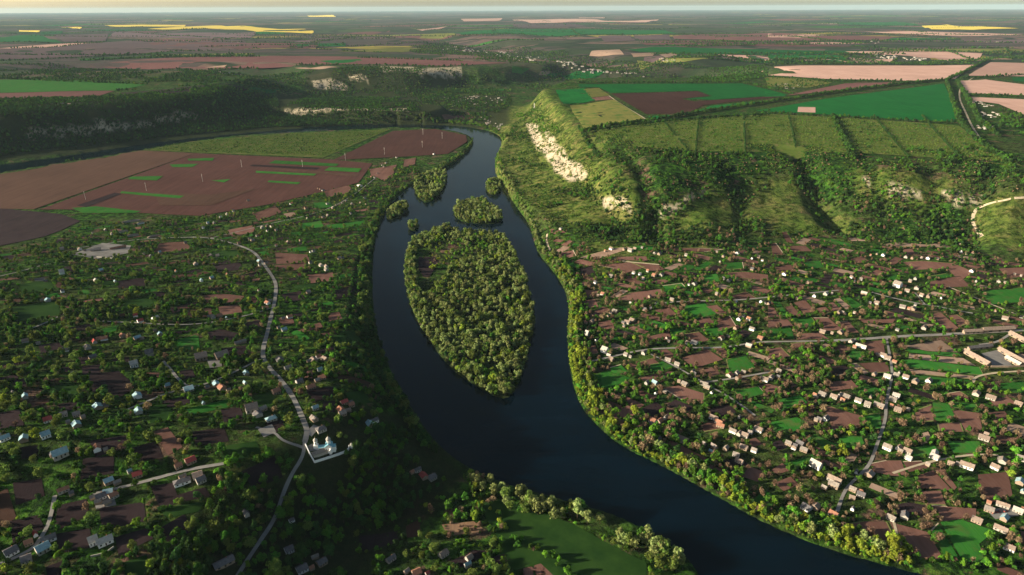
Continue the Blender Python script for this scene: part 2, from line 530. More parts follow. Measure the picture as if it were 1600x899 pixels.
M = {
    'ground': ground_material(),
    'water': water_material(),
    'brown': field_material('ploughed_soil', (.092, .046, .036), (.165, .088, .070), .5, 1.2),
    'dark': field_material('dark_and_shaded_soil', (.018, .012, .014), (.034, .023, .025), .2, 1.2),  # dark soil; on some brown plots this colour carries the shade over them
    'red': field_material('red_brown_soil', (.044, .0205, .0175), (.071, .034, .029), -.12, .8, .008),
    'tan': field_material('dry_tan_soil', (.052, .029, .021), (.082, .046, .034), .1, .8, .007),
    'pink': field_material('pale_pink_soil', (.33, .200, .160), (.46, .290, .235), .15, .8, .008),
    'pale': field_material('pale_dry_plot', (.20, .130, .096), (.31, .22, .165), .5, 1.2),
    'green': field_material('spring_crop', (.005, .070, .014), (.010, .112, .022), .2, 1.0, .012),
    'grass': field_material('lush_grass', (.014, .085, .012), (.034, .135, .020), .5, 1.0, .03, (.050, .090, .022)),
    'meadow': plain('shade_dimmed_meadow', (.010, .032, .007), (.026, .060, .012), .04),  # base colour darkened for the bluff's shade on the riverside meadow
    'orchard': field_material('orchard_grass', (.046, .085, .014), (.105, .140, .028), .05, .3, .02, (.125, .120, .045)),
    'olive': field_material('olive_stubble', (.100, .110, .028), (.160, .150, .042), .3, .7, .012, (.055, .105, .020)),
    'yellow': field_material('rapeseed_bloom', (.62, .46, .06), (.80, .62, .12), .1, .5, .01),
    'purple': field_material('distant_dark_soil', (.075, .050, .056), (.125, .084, .086), .1, .3, .004),
    'maroon': field_material('maroon_soil', (.095, .042, .042), (.150, .072, .066), .1, .3, .004),
    'scrub': field_material('dry_scrub', (.14, .085, .052), (.22, .14, .09), .4, 1.4, .05),
    'road': plain('pale_dusty_asphalt', (.16, .15, .14), (.24, .228, .21), .12),
    'track': plain('dry_earth_track', (.30, .25, .17), (.42, .35, .25), .2),
    'verge': plain('pale_grass_verge', (.10, .13, .035), (.20, .20, .08), .3),
    'yard': plain('concrete_yard', (.11, .105, .10), (.21, .20, .19), .05),
    'bank': plain('reedy_bank', (.045, .060, .022), (.10, .115, .045), .2),
    'bark': plain('bark', (.05, .04, .03), (.09, .07, .05), 3.0),
    'wall': plain('lime_washed_wall', (.30, .275, .24), (.42, .39, .345), .5),
    'wall_tan': plain('clay_wall', (.23, .17, .125), (.32, .245, .185), .5),
    'wall_white': plain('white_wall', (.76, .75, .72), (.82, .81, .79), .6),
    'grey': plain('weathered_sheet_roof', (.15, .13, .115), (.27, .235, .205), .6),
    'rust': plain('terracotta_roof', (.22, .105, .07), (.33, .165, .11), .6),
    'redroof': plain('red_metal_roof', (.27, .055, .05), (.36, .085, .075), .6),
    'pinkroof': plain('faded_tile_roof', (.18, .135, .11), (.28, .22, .18), .6),
    'white': plain('white_roof', (.30, .28, .25), (.44, .41, .37), .6),
    'cyan': plain('pale_blue_metal_roof', (.17, .27, .30), (.28, .40, .43), .6, .5),
    'slate': plain('dark_slate_roof', (.085, .08, .085), (.15, .14, .14), .6),
    'window': plain('window_glass', (.02, .025, .03), (.04, .045, .05), 1, .15),
    'metal': plain('church_roof_metal', (.13, .30, .37), (.20, .40, .46), .4, .45),
    'pole': plain('concrete_pole', (.45, .43, .40), (.58, .56, .53), 1.0),
    'gold': plain('gilded_cross', (.60, .42, .12), (.70, .50, .18), 1.0, .35),
}
LEAF = {
    'bright': leaf_material('bright_green_leaves', (0.063, 0.165, 0.015), (0.128, 0.250, 0.024)),
    'mid': leaf_material('mid_green_leaves', (0.034, 0.098, 0.013), (0.078, 0.159, 0.022)),
    'deep': leaf_material('deep_green_leaves', (0.020, 0.054, 0.015), (0.046, 0.090, 0.022)),
    'olive': leaf_material('olive_green_leaves', (0.076, 0.122, 0.024), (0.146, 0.189, 0.041)),
    'silver': leaf_material('silvery_willow_leaves', (.130, .180, .050), (.275, .300, .112)),
    'bare': leaf_material('rust_brown_buds', (0.128, 0.083, 0.051), (0.250, 0.168, 0.107), .15),
    'golden': leaf_material('yellow_green_leaves', (.140, .200, .018), (.235, .285, .036)),
}
# ------------------------------------------------------------------ ground with soil-type attributes
def grid_attr(polys, soft=0.0, value=1.0, z=None):
    a = np.zeros(GX.shape)
    for p in polys:
        w = px(p) if z is None else flat(p, z)
        lo, hi = w.min(0) - soft - 1, w.max(0) + soft + 1
        sel = (GX > lo[0]) & (GX < hi[0]) & (GY > lo[1]) & (GY < hi[1])
        if not sel.any(): continue
        x, y = GX[sel], GY[sel]
        i = inside(x, y, w)
        if soft:
            d = seg_dist(x, y, w)
            v = np.where(i, 1, sm(1 - d / soft))
        else:
            v = i.astype(float)
        a[sel] = np.maximum(a[sel], v * value)
    return a


rr = np.hypot(GX, GY)
A_far = sm((rr - 3500) / 1100)
A_rock = grid_attr([
    [(822, 193), (838, 196), (850, 222), (868, 245), (862, 254), (842, 234), (830, 212)], [(852, 205), (868, 226), (890, 252), (915, 274), (890, 282), (870, 270), (862, 250), (872, 246), (858, 222)]], 7)
A_rock = np.maximum(A_rock, grid_attr([
    [(38, 209), (100, 199), (180, 192), (260, 180), (310, 180), (310, 186), (250, 190), (180, 202), (45, 214)],
    [(650, 107), (720, 104), (722, 118), (690, 120), (655, 117)], [(488, 126), (530, 126), (548, 138), (492, 138)], [(545, 117), (570, 118), (575, 126), (548, 124)],
    [(590, 104), (650, 105), (650, 113), (600, 112)], [(445, 174), (640, 170), (640, 174), (450, 179)],
    [(1388, 291), (1412, 293), (1440, 304), (1436, 309), (1392, 301)], [(1474, 301), (1500, 304), (1506, 318), (1494, 319)], [(1516, 306), (1534, 308), (1530, 318), (1518, 317)], [(1350, 278), (1362, 284), (1355, 288)],
    [(940, 312), (980, 316), (985, 328), (945, 324)], [(1030, 332), (1060, 320), (1100, 298), (1095, 305), (1055, 328), (1036, 338)]], 5, .85))
A_dry = np.maximum(grid_attr([
    [(785, 165), (840, 150), (880, 195), (930, 260), (970, 310), (985, 340), (900, 345), (840, 310), (785, 270), (782, 215)]], 60, 1.0), grid_attr([
    [(1045, 345), (1110, 300), (1160, 320), (1165, 362), (1060, 365)], [(1190, 290), (1250, 290), (1330, 350), (1320, 365), (1215, 365), (1180, 345)],
    [(1525, 325), (1610, 312), (1625, 400), (1540, 372)], [(1350, 268), (1480, 285), (1440, 320), (1350, 300)], [(930, 384), (1100, 384), (1060, 402), (930, 420)],
    [(1000, 95), (1210, 88), (1120, 105), (1000, 115)], [(905, 80), (1000, 82), (980, 92), (900, 96)]], 30, .75))
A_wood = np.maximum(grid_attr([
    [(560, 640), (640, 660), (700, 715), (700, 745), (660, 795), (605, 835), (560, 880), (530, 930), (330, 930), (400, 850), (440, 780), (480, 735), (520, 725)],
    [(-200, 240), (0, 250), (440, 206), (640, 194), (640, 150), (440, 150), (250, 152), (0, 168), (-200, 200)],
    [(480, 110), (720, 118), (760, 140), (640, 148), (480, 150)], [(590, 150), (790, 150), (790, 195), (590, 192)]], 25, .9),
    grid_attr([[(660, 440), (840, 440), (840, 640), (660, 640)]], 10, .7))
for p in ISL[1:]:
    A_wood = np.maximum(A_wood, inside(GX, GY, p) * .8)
idx = (np.arange(NR - 1)[:, None] * NA + np.arange(NA - 1)[None, :]).ravel()
faces = np.stack([idx, idx + 1, idx + NA + 1, idx + NA], -1)[:, ::-1]
me = mesh_np('ground', np.stack([GX.ravel(), GY.ravel(), GZ.ravel()], -1), faces, M['ground'], smooth=True)
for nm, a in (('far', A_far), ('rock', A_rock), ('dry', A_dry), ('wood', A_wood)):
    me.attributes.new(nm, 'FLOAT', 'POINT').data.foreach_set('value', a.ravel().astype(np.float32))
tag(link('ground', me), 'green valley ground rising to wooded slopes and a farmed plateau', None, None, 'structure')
wx = np.array([(-4600, -100, 0), (900, -100, 0), (900, 3000, 0), (-4600, 3000, 0)], float)
tag(link('river', mesh_np('river', wx, [(0, 1, 2, 3)], M['water'])), 'dark blue river winding between the two villages', None, None, 'structure')

# ------------------------------------------------------------------ occupancy map of the valley floor (2 m cells)
OX0, OY0, OS = -1100.0, 250.0, 2.0
OW, OH = 1150, 900
OCC = np.zeros((OH, OW), np.uint8)


def occ_poly(w, val, grow=0.0):
    lo, hi = w.min(0) - grow - 2, w.max(0) + grow + 2
    i0, i1 = int(max(0, (lo[0] - OX0) / OS)), int(min(OW, (hi[0] - OX0) / OS + 1))
    j0, j1 = int(max(0, (lo[1] - OY0) / OS)), int(min(OH, (hi[1] - OY0) / OS + 1))
    if i1 <= i0 or j1 <= j0: return
    X, Y = np.meshgrid(OX0 + (np.arange(i0, i1) + .5) * OS, OY0 + (np.arange(j0, j1) + .5) * OS)
    m = inside(X, Y, w)
    if grow > 0: m |= seg_dist(X, Y, w) < grow
    elif grow < 0: m &= seg_dist(X, Y, w) > -grow
    OCC[j0:j1, i0:i1][m] = val


def occ_line(w, val, half):
    lo, hi = w.min(0) - half - 2, w.max(0) + half + 2
    i0, i1 = int(max(0, (lo[0] - OX0) / OS)), int(min(OW, (hi[0] - OX0) / OS + 1))
    j0, j1 = int(max(0, (lo[1] - OY0) / OS)), int(min(OH, (hi[1] - OY0) / OS + 1))
    if i1 <= i0 or j1 <= j0: return
    X, Y = np.meshgrid(OX0 + (np.arange(i0, i1) + .5) * OS, OY0 + (np.arange(j0, j1) + .5) * OS)
    OCC[j0:j1, i0:i1][seg_dist(X, Y, w, False) < half] = val


def occ_at(x, y):
    i = ((np.asarray(x) - OX0) / OS).astype(int)
    j = ((np.asarray(y) - OY0) / OS).astype(int)
    ok = (i >= 0) & (i < OW) & (j >= 0) & (j < OH)
    return np.where(ok, OCC[np.clip(j, 0, OH - 1), np.clip(i, 0, OW - 1)], 0)


# ------------------------------------------------------------------ fields and plots
def drape(name, w, mat, off=.25, label=None, kind='structure'):
    w = np.asarray(w, float)
    r = np.hypot(*w.mean(0))
    size = max(np.ptp(w[:, 0]), np.ptp(w[:, 1]))
    sp = max(size / 16, r * .008, 4)
    pts = []
    n = len(w)
    for i in range(n):
        a, b = w[i], w[(i + 1) % n]
        k = max(1, int(np.hypot(*(b - a)) / sp))
        for t in range(k): pts.append(a + (b - a) * t / k)
    nb = len(pts)
    lo, hi = w.min(0), w.max(0)
    X, Y = np.meshgrid(np.arange(lo[0] + sp / 2, hi[0], sp), np.arange(lo[1] + sp / 2, hi[1], sp))
    X, Y = X.ravel(), Y.ravel()
    if len(X):
        k = inside(X, Y, w)
        k[k] &= seg_dist(X[k], Y[k], w) > sp * .4
        pts += list(np.stack([X[k], Y[k]], -1))
    c = w.mean(0)
    vs, _, fs, *_ = delaunay_2d_cdt([Vector((p[0] - c[0], p[1] - c[1])) for p in pts], [], [list(range(nb))], 1, 1e-4)
    v = np.array([(p.x + c[0], p.y + c[1]) for p in vs])
    z = zlook(v[:, 0], v[:, 1]) + off
    tri = []
    for f in fs:
        p = v[list(f)]
        ar = sum(p[i][0] * p[(i + 1) % len(p)][1] - p[(i + 1) % len(p)][0] * p[i][1] for i in range(len(p)))
        tri.append(tuple(f) if ar > 0 else tuple(f)[::-1])
    me = bpy.data.meshes.new(name)
    me.from_pydata([(a[0], a[1], h) for a, h in zip(v, z)], [], tri)
    me.materials.append(mat)
    me.polygons.foreach_set('use_smooth', np.ones(len(me.polygons), bool))
    me.update()
    return tag(link(name, me), label, None, None, kind)


KINDNAME = {'brown': 'ploughed_field', 'dark': 'ploughed_field', 'red': 'ploughed_field', 'tan': 'ploughed_field', 'pink': 'ploughed_field', 'pale': 'ploughed_field',
            'green': 'green_field', 'grass': 'grass_field', 'meadow': 'grass_field', 'orchard': 'orchard_ground', 'olive': 'stubble_field', 'yellow': 'rapeseed_field',
            'purple': 'ploughed_field', 'maroon': 'ploughed_field', 'scrub': 'scrub_field'}
FIELDS_BIG = [
    ('tan', [(-60, 282), (60, 264), (185, 238), (305, 240), (52, 328), (-60, 325)]), ('dark', [(-60, 328), (0, 326), (95, 335), (126, 346), (70, 370), (0, 385), (-60, 392)]),
    ('red', [(306, 240), (505, 249), (582, 256), (560, 286), (480, 306), (420, 320), (312, 338), (205, 333), (108, 328), (62, 328)]),
    ('orchard', [(185, 237), (330, 219), (450, 209), (560, 205), (612, 202), (505, 247), (308, 239)]), ('red', [(614, 205), (680, 202), (728, 212), (730, 222), (700, 241), (655, 244), (520, 251)]),
    ('green', [(868, 141), (913, 138), (924, 152), (930, 157), (880, 163)]), ('olive', [(911, 140), (935, 138), (954, 150), (923, 153)]), ('brown', [(924, 153.6), (950, 150.6), (957, 156), (930, 158)]),
    ('olive', [(890, 165), (960, 156), (1006, 186), (912, 203)]),
    ('red', [(955, 147), (1090, 143), (1110, 151), (1064, 155), (1085, 159), (1195, 152), (1228, 151), (1100, 165), (1076, 177), (1010, 179)]),
    ('green', [(903, 132), (1160, 131), (1232, 149), (1195, 151), (1112, 157), (1070, 155), (1113, 151), (1091, 142.3), (954, 146), (936, 137), (906, 137)]),
    ('green', [(1012, 182), (1078, 179), (1110, 166), (1235, 155), (1100, 173), (1020, 188)]),
    ('green', [(1180, 174), (1290, 155), (1475, 131), (1484, 150), (1496, 191), (1400, 187), (1300, 180)]),
    ('pink', [(1190, 112), (1250, 103), (1522, 102), (1492, 124), (1420, 127), (1290, 124), (1195, 118)]), ('maroon', [(1228, 150), (1320, 131), (1420, 128.6), (1300, 143)]),
    ('pink', [(1548, 98), (1650, 100), (1650, 121), (1512, 119)]), ('pink', [(1500, 127), (1540, 125), (1650, 138), (1650, 152), (1508, 146)]), ('pink', [(1512, 152), (1650, 158), (1650, 195), (1600, 180), (1560, 163), (1514, 157)]),
    ('pink', [(1320, 81), (1535, 84), (1530, 93), (1420, 88), (1330, 83)]),
    ('orchard', [(918, 206), (1075, 187), (1200, 179), (1300, 182), (1498, 197), (1552, 232), (1600, 262), (1560, 257), (1330, 239), (1100, 237), (936, 239)]),
    ('yellow', [(163, 40), (290, 39.6), (288, 42.4), (180, 42.5)]), ('yellow', [(230, 45.8), (330, 40.5), (490, 49), (488, 53), (380, 47)]), ('yellow', [(30, 48), (63, 48.5), (60, 51), (30, 50)]),
    ('yellow', [(95, 43.6), (128, 43.2), (125, 46)]), ('yellow', [(1440, 41), (1480, 39), (1592, 45), (1520, 47.5), (1455, 46.5)]), ('yellow', [(480, 25), (520, 24), (525, 27), (485, 27)]),
    ('yellow', [(575, 14), (600, 13.6), (600, 15.4), (578, 15.5)]),
    ('green', [(-20, 60), (55, 54), (97, 68), (-20, 67)]), ('green', [(65, 50), (98, 49), (97, 53), (62, 55)]), ('grass', [(-40, 126), (100, 124.5), (230, 133), (180, 142), (-40, 146)]),
    ('maroon', [(-40, 146.5), (180, 142.4), (150, 152), (-40, 155)]), ('dark', [(180, 147), (300, 136), (390, 139), (345, 144), (250, 148)]), ('green', [(350, 143), (400, 137), (440, 139), (430, 145), (380, 146)]),
    ('maroon', [(138, 104), (260, 91), (400, 88), (500, 88.5), (640, 91), (800, 99), (700, 104), (600, 100.6), (500, 101.5), (400, 108), (330, 107)]), ('green', [(498, 96), (562, 93), (568, 97), (522, 100)]),
    ('pale', [(315, 106.5), (355, 102), (350, 106)]), ('pale', [(460, 107), (512, 104), (530, 105.5), (505, 108.5)]), ('purple', [(-40, 80), (200, 64), (380, 64), (400, 74), (200, 86), (-40, 95)]),
    ('purple', [(80, 55), (170, 53), (165, 65), (100, 66)]), ('maroon', [(225, 66.5), (500, 69), (480, 77), (240, 72)]), ('purple', [(180, 50), (400, 51), (390, 60), (170, 58)]),
    ('green', [(430, 70), (540, 68), (540, 73), (440, 73)]), ('green', [(715, 52), (800, 46), (1040, 48), (1060, 53), (900, 55), (720, 55)]), ('purple', [(800, 38.5), (900, 38), (920, 43), (810, 44)]),
    ('pink', [(800, 31.5), (900, 30), (950, 33), (830, 37)]), ('pink', [(896, 34.5), (1030, 31), (1010, 35.5)]), ('purple', [(935, 57), (985, 56), (993, 64), (945, 66.5)]), ('purple', [(990, 56), (1045, 55), (1055, 63), (1000, 64)]),
    ('maroon', [(1050, 57), (1200, 52), (1400, 58), (1380, 64), (1200, 65), (1065, 62)]), ('green', [(980, 78), (1020, 74), (1200, 78), (1400, 82), (1330, 86), (1150, 85), (1000, 82)]),
    ('green', [(1200, 86), (1320, 88), (1325, 93.5), (1200, 91)]), ('maroon', [(1000, 68), (1180, 67), (1340, 73), (1200, 73), (1010, 71)]), ('olive', [(660, 56), (700, 52), (715, 55), (690, 61), (655, 60)]),
    ('olive', [(525, 81), (620, 75), (690, 77), (630, 82)]), ('pale', [(925, 80), (968, 78), (975, 86), (920, 88)]), ('pale', [(985, 84), (1025, 83), (1020, 88), (990, 90)]), ('olive', [(995, 95), (1060, 91), (1120, 92), (1020, 102), (1000, 110)]),
    ('pink', [(650, 47), (700, 42), (690, 45), (660, 49)]), ('maroon', [(540, 53), (610, 48), (580, 55)]), ('pink', [(720, 30), (785, 29), (780, 33), (725, 34)]), ('pink', [(570, 13.8), (595, 13.5), (600, 15.5), (575, 15.5)]),
    ('green', [(1300, 38), (1400, 34), (1445, 40.5), (1385, 41)]), ('pink', [(1200, 53), (1300, 56), (1250, 60), (1200, 59)]), ('pink', [(1350, 50), (1450, 50), (1600, 54), (1500, 57)]),
    ('grass', [(730, 141), (770, 139), (805, 141), (740, 146)]), ('brown', [(690, 180), (735, 175), (740, 186), (695, 188)]), ('pale', [(845, 112), (862, 112), (855, 119), (842, 118)]), ('green', [(852, 117), (880, 113), (865, 122)]),
    ('green', [(875, 118), (900, 112), (950, 112), (930, 122), (885, 124)]), ('green', [(1580, 122), (1610, 121), (1610, 129), (1585, 128)]), ('grass', [(800, 104), (828, 108), (815, 116), (800, 114)]),
    ('olive', [(1195, 121), (1240, 122), (1300, 130), (1260, 138), (1200, 136)]), ('green', [(1195, 143), (1220, 146), (1228, 151), (1195, 152)]),
    ('pale', [(1030, 86), (1050, 83), (1060, 87), (1040, 92)]),
]
OVER = [  # strips lying on a larger field
    ('grass', [(293, 249), (335, 247.5), (332, 252), (295, 252)]), ('grass', [(265, 258), (310, 257), (300, 262), (270, 262)]), ('grass', [(205, 277), (255, 276), (245, 283), (200, 281)]),
    ('grass', [(190, 300), (288, 307), (280, 311), (188, 303)]), ('grass', [(430, 251.5), (530, 257), (525, 261), (420, 256)]), ('grass', [(400, 268), (495, 272.5), (490, 275.5), (400, 271)]),
    ('grass', [(515, 262), (565, 264), (560, 270), (507, 267.5)]), ('grass', [(112, 326), (150, 323.5), (220, 331), (212, 333.6), (130, 334)]), ('tan', [(240, 302), (330, 305), (400, 296), (330, 322), (250, 322)]),
    ('dark', [(654, 402), (682, 402), (684, 412), (672, 432), (662, 434), (654, 422)]), ('scrub', [(684, 390), (712, 393), (706, 398), (690, 396)]),
    ('grass', [(330, 283), (360, 281), (350, 286)]), ('pink', [(1247, 168), (1274, 168.5), (1274, 177), (1246, 176)]), ('tan', [(430, 263), (560, 274), (556, 277), (425, 266)]), ('dark', [(395, 258), (500, 263), (495, 266), (390, 260.5)]), ('grass', [(420, 283), (470, 286), (465, 289), (418, 285.5)]), ('dark', [(120, 322), (180, 302), (190, 304), (135, 325)])]
PLOTS_R = """B 900,452 935,455 930,466 902,466|B 960,470 985,458 1033,452 1034,462 1000,470|G 1034,452 1050,451 1054,460 1036,461|B 1140,463 1165,456 1182,466 1150,468|B 1023,485 1045,481 1058,492 1040,497|G 1070,478 1100,473 1120,490 1087,499 1068,494|B 1103,479 1120,477 1134,489 1121,491
B 1085,501 1108,496 1118,508 1096,514|B 1118,502 1140,494 1150,510 1122,518|G 1097,515 1120,511 1135,525 1110,525|G 1046,516 1066,513 1072,522 1050,527|B 1010,527 1045,519 1050,530 1015,535|B 1070,522 1092,519 1108,532 1082,538|B 905,545 930,540 935,552 905,560|B 1000,566 1020,560 1030,568 1002,572|G 1008,574 1035,565 1052,573 1025,584|B 1028,548 1042,546 1056,556 1045,562
B 1065,560 1105,546 1130,562 1085,576|B 1112,545 1125,543 1145,555 1130,560|G 905,590 950,579 985,591 960,605 915,612|G 953,575 970,570 980,581 958,587|B 1000,591 1030,583 1028,590 1005,596|G 1135,562 1165,555 1180,575 1140,585|B 1035,606 1060,603 1100,615 1100,628 1065,625|B 1100,578 1112,574 1125,585 1110,590|G 1148,612 1185,604 1195,615 1160,625|B 1186,603 1200,600 1228,608 1200,615
B 1095,665 1120,655 1130,670 1100,675|D 1000,640 1025,628 1040,640 1015,655|B 1200,478 1210,482 1216,495 1200,497|G 1204,470 1218,472 1232,493 1222,494|B 1226,480 1238,478 1250,492 1238,495|B 1240,473 1258,469 1275,488 1255,489|B 1275,482 1290,480 1298,488 1282,491|B 1290,474 1302,473 1314,484 1302,487|P 1303,468 1312,466 1332,482 1322,484|G 1314,466 1325,463 1348,478 1335,484
B 1200,500 1230,499 1240,510 1200,512|G 1235,497 1268,496 1276,508 1248,514|B 1271,497 1294,497 1316,515 1290,518|B 1310,504 1325,502 1342,520 1322,520|B 1243,522 1280,520 1295,530 1245,531|G 1200,515 1235,512 1242,530 1205,531|B 1235,537 1262,535 1268,542 1240,545|B 1450,492 1470,489 1500,515 1475,517|B 1480,494 1495,492 1515,505 1500,510|B 1340,498 1370,500 1400,497 1395,505 1350,505
B 1200,545 1220,543 1235,558 1200,560|B 1355,534 1380,532 1383,556 1362,556 1352,540|P 1410,541 1470,532 1497,551 1450,549|G 1412,543 1450,549.6 1497,552 1505,559 1420,551|P 1418,553 1505,560 1525,572 1420,560|G 1412,563 1430,562 1530,574 1537,587 1420,575|P 1420,577 1522,588 1520,593 1425,584|G 1422,586 1518,595 1470,605 1425,595
B 1341,568 1385,566 1391,582 1360,583|P 1325,570 1339,568 1358,583 1350,585|D 1290,574 1320,571 1335,583 1300,588|B 1282,630 1310,640 1345,650 1340,668 1300,672 1295,650|G 1350,648 1375,647 1378,670 1355,672|B 1430,642 1455,633 1459,658 1432,660|G 1457,629 1482,631 1495,657 1462,659|G 1485,628 1525,632 1530,643 1490,637|B 1488,640 1530,646 1535,673 1510,675|B 1465,662 1500,660 1505,675 1468,675
B 1465,618 1500,612 1520,625 1490,625|G 1205,660 1245,652 1262,662 1240,675 1210,675|B 1540,645 1570,643 1580,658 1555,660|B 1222,363 1230,362 1240,380 1230,380|B 1204,381 1212,380 1225,398 1208,400|B 1231,385 1258,384 1268,393 1236,393|P 1325,372 1360,372 1358,377 1330,377|P 1378,383 1400,379 1450,383 1490,381 1492,388 1440,386 1390,386
B 1410,410 1440,408 1490,412 1520,425 1500,440 1480,420 1430,422|B 1450,441 1500,431 1515,448 1455,450|G 1452,432 1478,428 1488,432 1455,438|B 1410,390 1425,389 1430,397 1412,397|B 1330,405 1345,400 1358,408 1340,412|B 858,359 873,358 885,364 862,367|P 905,403 960,388 985,386 975,392 930,406|B 875,396 895,391 900,400 882,405|B 1023,389 1060,388 1090,388 1130,390 1100,394 1060,392
G 990,385 1005,384 1002,392 988,392|G 1007,384 1021,385 1020,391 1007,391|B 1145,397 1163,390 1168,394 1155,399|B 960,402 1010,401 1012,408 965,407|B 935,415 984,410 1008,418 975,428 960,420|B 987,410 1030,415 1040,422 1015,424|G 1130,410 1160,410 1162,420 1135,422|G 1095,432 1120,428 1125,440 1100,440|B 1127,427 1165,425 1200,430 1200,440 1160,435|G 1035,447 1065,443 1072,450 1040,452|B 895,445 915,440 920,449 898,451|B 1010,440 1050,436 1035,445
B 1360,725 1385,720 1408,720 1416,741 1400,745 1365,738|B 1411,722 1440,721 1450,732 1420,738|B 1430,745 1458,735 1488,767 1440,763|B 1461,735 1475,734 1495,762 1490,767|B 1435,768 1470,767 1478,790 1445,788|B 1528,742 1575,738 1582,775 1545,787 1530,770|D 1395,790 1420,785 1445,790 1440,805 1400,803|B 1452,790 1480,792 1525,795 1525,808 1475,815 1455,800
B 1320,820 1350,815 1385,816 1406,859 1370,848 1322,838|B 1390,816 1450,832 1474,874 1440,872 1411,860|G 1453,832 1466,818 1502,879 1478,872|G 1469,816 1500,812 1555,830 1530,850 1540,880 1505,878|G 1225,725 1270,710 1275,722 1240,735|B 1205,735 1222,724 1235,735 1215,742|P 1430,680 1450,675 1458,690 1440,695|B 1262,697 1280,700 1300,713 1285,713|B 1550,680 1590,685 1580,695 1555,692
D 1205,692 1220,688 1230,700 1212,706|B 1165,690 1180,684 1192,694 1176,700|D 905,420 925,416 930,428 908,432|B 910,470 930,468 935,480 914,483|B 930,505 955,500 960,512 936,518|B 1210,418 1235,413 1243,424 1218,428|G 1255,410 1280,408 1288,418 1262,421|B 1560,420 1600,418 1620,432 1575,434|G 1530,455 1600,450 1620,470 1550,476|B 1545,625 1575,620 1590,632 1556,636|G 1560,600 1610,595 1620,612 1570,616|D 1105,640 1140,630 1150,645 1115,655|G 1215,625 1250,618 1262,630 1225,640|B 1290,598 1330,594 1342,606 1300,611|G 1310,685 1345,680 1352,697 1318,702|B 1210,755 1235,745 1248,758 1224,768|G 1420,700 1460,696 1470,710 1430,714|G 1480,690 1530,690 1535,708 1490,708|D 1130,720 1160,716 1172,730 1142,734|B 1590,830 1630,835 1640,860 1600,855"""
PLOTS_L = """B 250,380 290,378 300,390 240,395|B 302,464 345,459 382,463 375,472 315,474|B 265,482 310,472 300,480 270,490|W 285,486 330,481 332,494 300,497|G 275,532 310,523 312,545 278,550|D 318,520 345,515 375,522 360,532 325,530|G 148,517 185,509 190,515 150,525|D 110,512 140,506 145,515 112,520|D 140,585 185,580 215,605 190,620 140,612|B 225,583 260,582 262,592 240,595|M 70,605 120,598 128,625 80,622|D 90,632 120,628 125,638 95,645|D 20,595 45,590 50,602 25,606|M 45,568 75,563 80,570 48,580|D 85,578 108,572 110,580 90,585
M 230,637 265,630 272,655 235,662|D 250,628 290,620 300,630 262,638|D 0,645 30,640 38,665 -10,672|D 478,610 520,605 525,624 488,630|D 505,629 525,626 523,645 503,643|B 480,580 490,578 488,592 475,590|M 540,615 570,611 580,630 550,635|B 465,517 500,504 505,512 475,519|B 435,498 455,492 460,505 440,510|B 510,490 530,488 535,498 515,502|B 430,395 480,398 485,410 432,413|G 448,389 478,385 480,392 450,394|B 430,415 480,411 475,422 432,423|G 490,318 515,315 520,324 492,326|B 577,265 620,258 614,274 600,284 580,275|B 632,250 650,247 648,258 630,262
P 443,335 460,331 462,337 448,341|G 510,352 570,345 560,354 515,358|D 140,690 198,681 203,699 150,715|D 206,700 245,690 255,715 215,722|D 130,717 178,712 178,740 125,750|D 20,755 65,748 70,775 25,790|D 15,815 60,805 70,825 20,850|D 90,790 135,780 140,805 85,830|D 155,795 225,785 228,815 160,830|D 85,835 140,825 145,855 95,865|D 235,760 270,755 277,774 320,762 330,776 250,795|D 180,840 228,826 240,842 185,868|M 250,797 320,785 310,800 260,812|D 560,837 618,830 625,848 565,863|W 634,823 655,812 658,838 636,841
S 690,820 740,815 760,830 700,838|D 705,877 740,860 770,861 745,875 715,890|D 762,873 790,865 800,875 770,885|M 748,772 790,785 850,800 900,822 960,855 1010,880 1010,905 800,905 782,850 760,810|B 805,892 845,881 865,900 850,915 800,912|M 330,395 370,390 378,400 335,408|D 335,415 375,410 380,421 340,427|M 30,445 80,438 85,452 35,460|M 20,480 90,470 95,492 25,505|D 180,440 225,434 232,446 186,452|M 190,470 235,463 242,478 196,486|D 120,560 145,556 150,566 124,570|D 380,505 405,500 410,514 384,519|D 345,545 385,540 392,552 350,557|M 160,440 178,437 182,446 163,450|D 440,460 470,455 476,468 446,474
B 480,430 520,426 526,438 486,443|D 520,455 560,450 562,464 524,470|B 355,360 395,352 400,362 362,370|B 395,335 430,322 440,332 404,346|B 505,300 545,290 552,300 512,310|G 470,350 500,345 506,354 474,360|D 300,675 350,668 358,690 306,698|M 340,700 400,690 410,712 350,724|D 30,700 60,696 66,712 34,718|D 415,660 440,655 446,672 420,678|D 280,580 300,577 306,590 284,594|M 390,620 425,614 432,634 396,640|D 345,640 375,636 382,655 350,660|D 60,540 95,535 100,548 64,553|M 520,525 560,520 566,540 526,546|B 340,480 372,476 380,488 346,493"""
PK = {'B': 'brown', 'G': 'grass', 'P': 'pale', 'D': 'dark', 'M': 'meadow', 'W': 'tan', 'S': 'scrub'}
WHAT = {'brown': 'red-brown ploughed plot', 'grass': 'bright green grass plot', 'pale': 'pale dry plot', 'dark': 'dark ploughed plot', 'meadow': 'dim green meadow', 'tan': 'tan bare field', 'scrub': 'rust coloured scrub plot',
        'red': 'wide reddish ploughed field', 'orchard': 'orchard ground with rows', 'green': 'vivid green crop field', 'olive': 'olive yellow stubble field', 'pink': 'pale pinkish bare field', 'maroon': 'maroon ploughed field',
        'yellow': 'yellow rapeseed field', 'purple': 'dull purple ploughed field'}
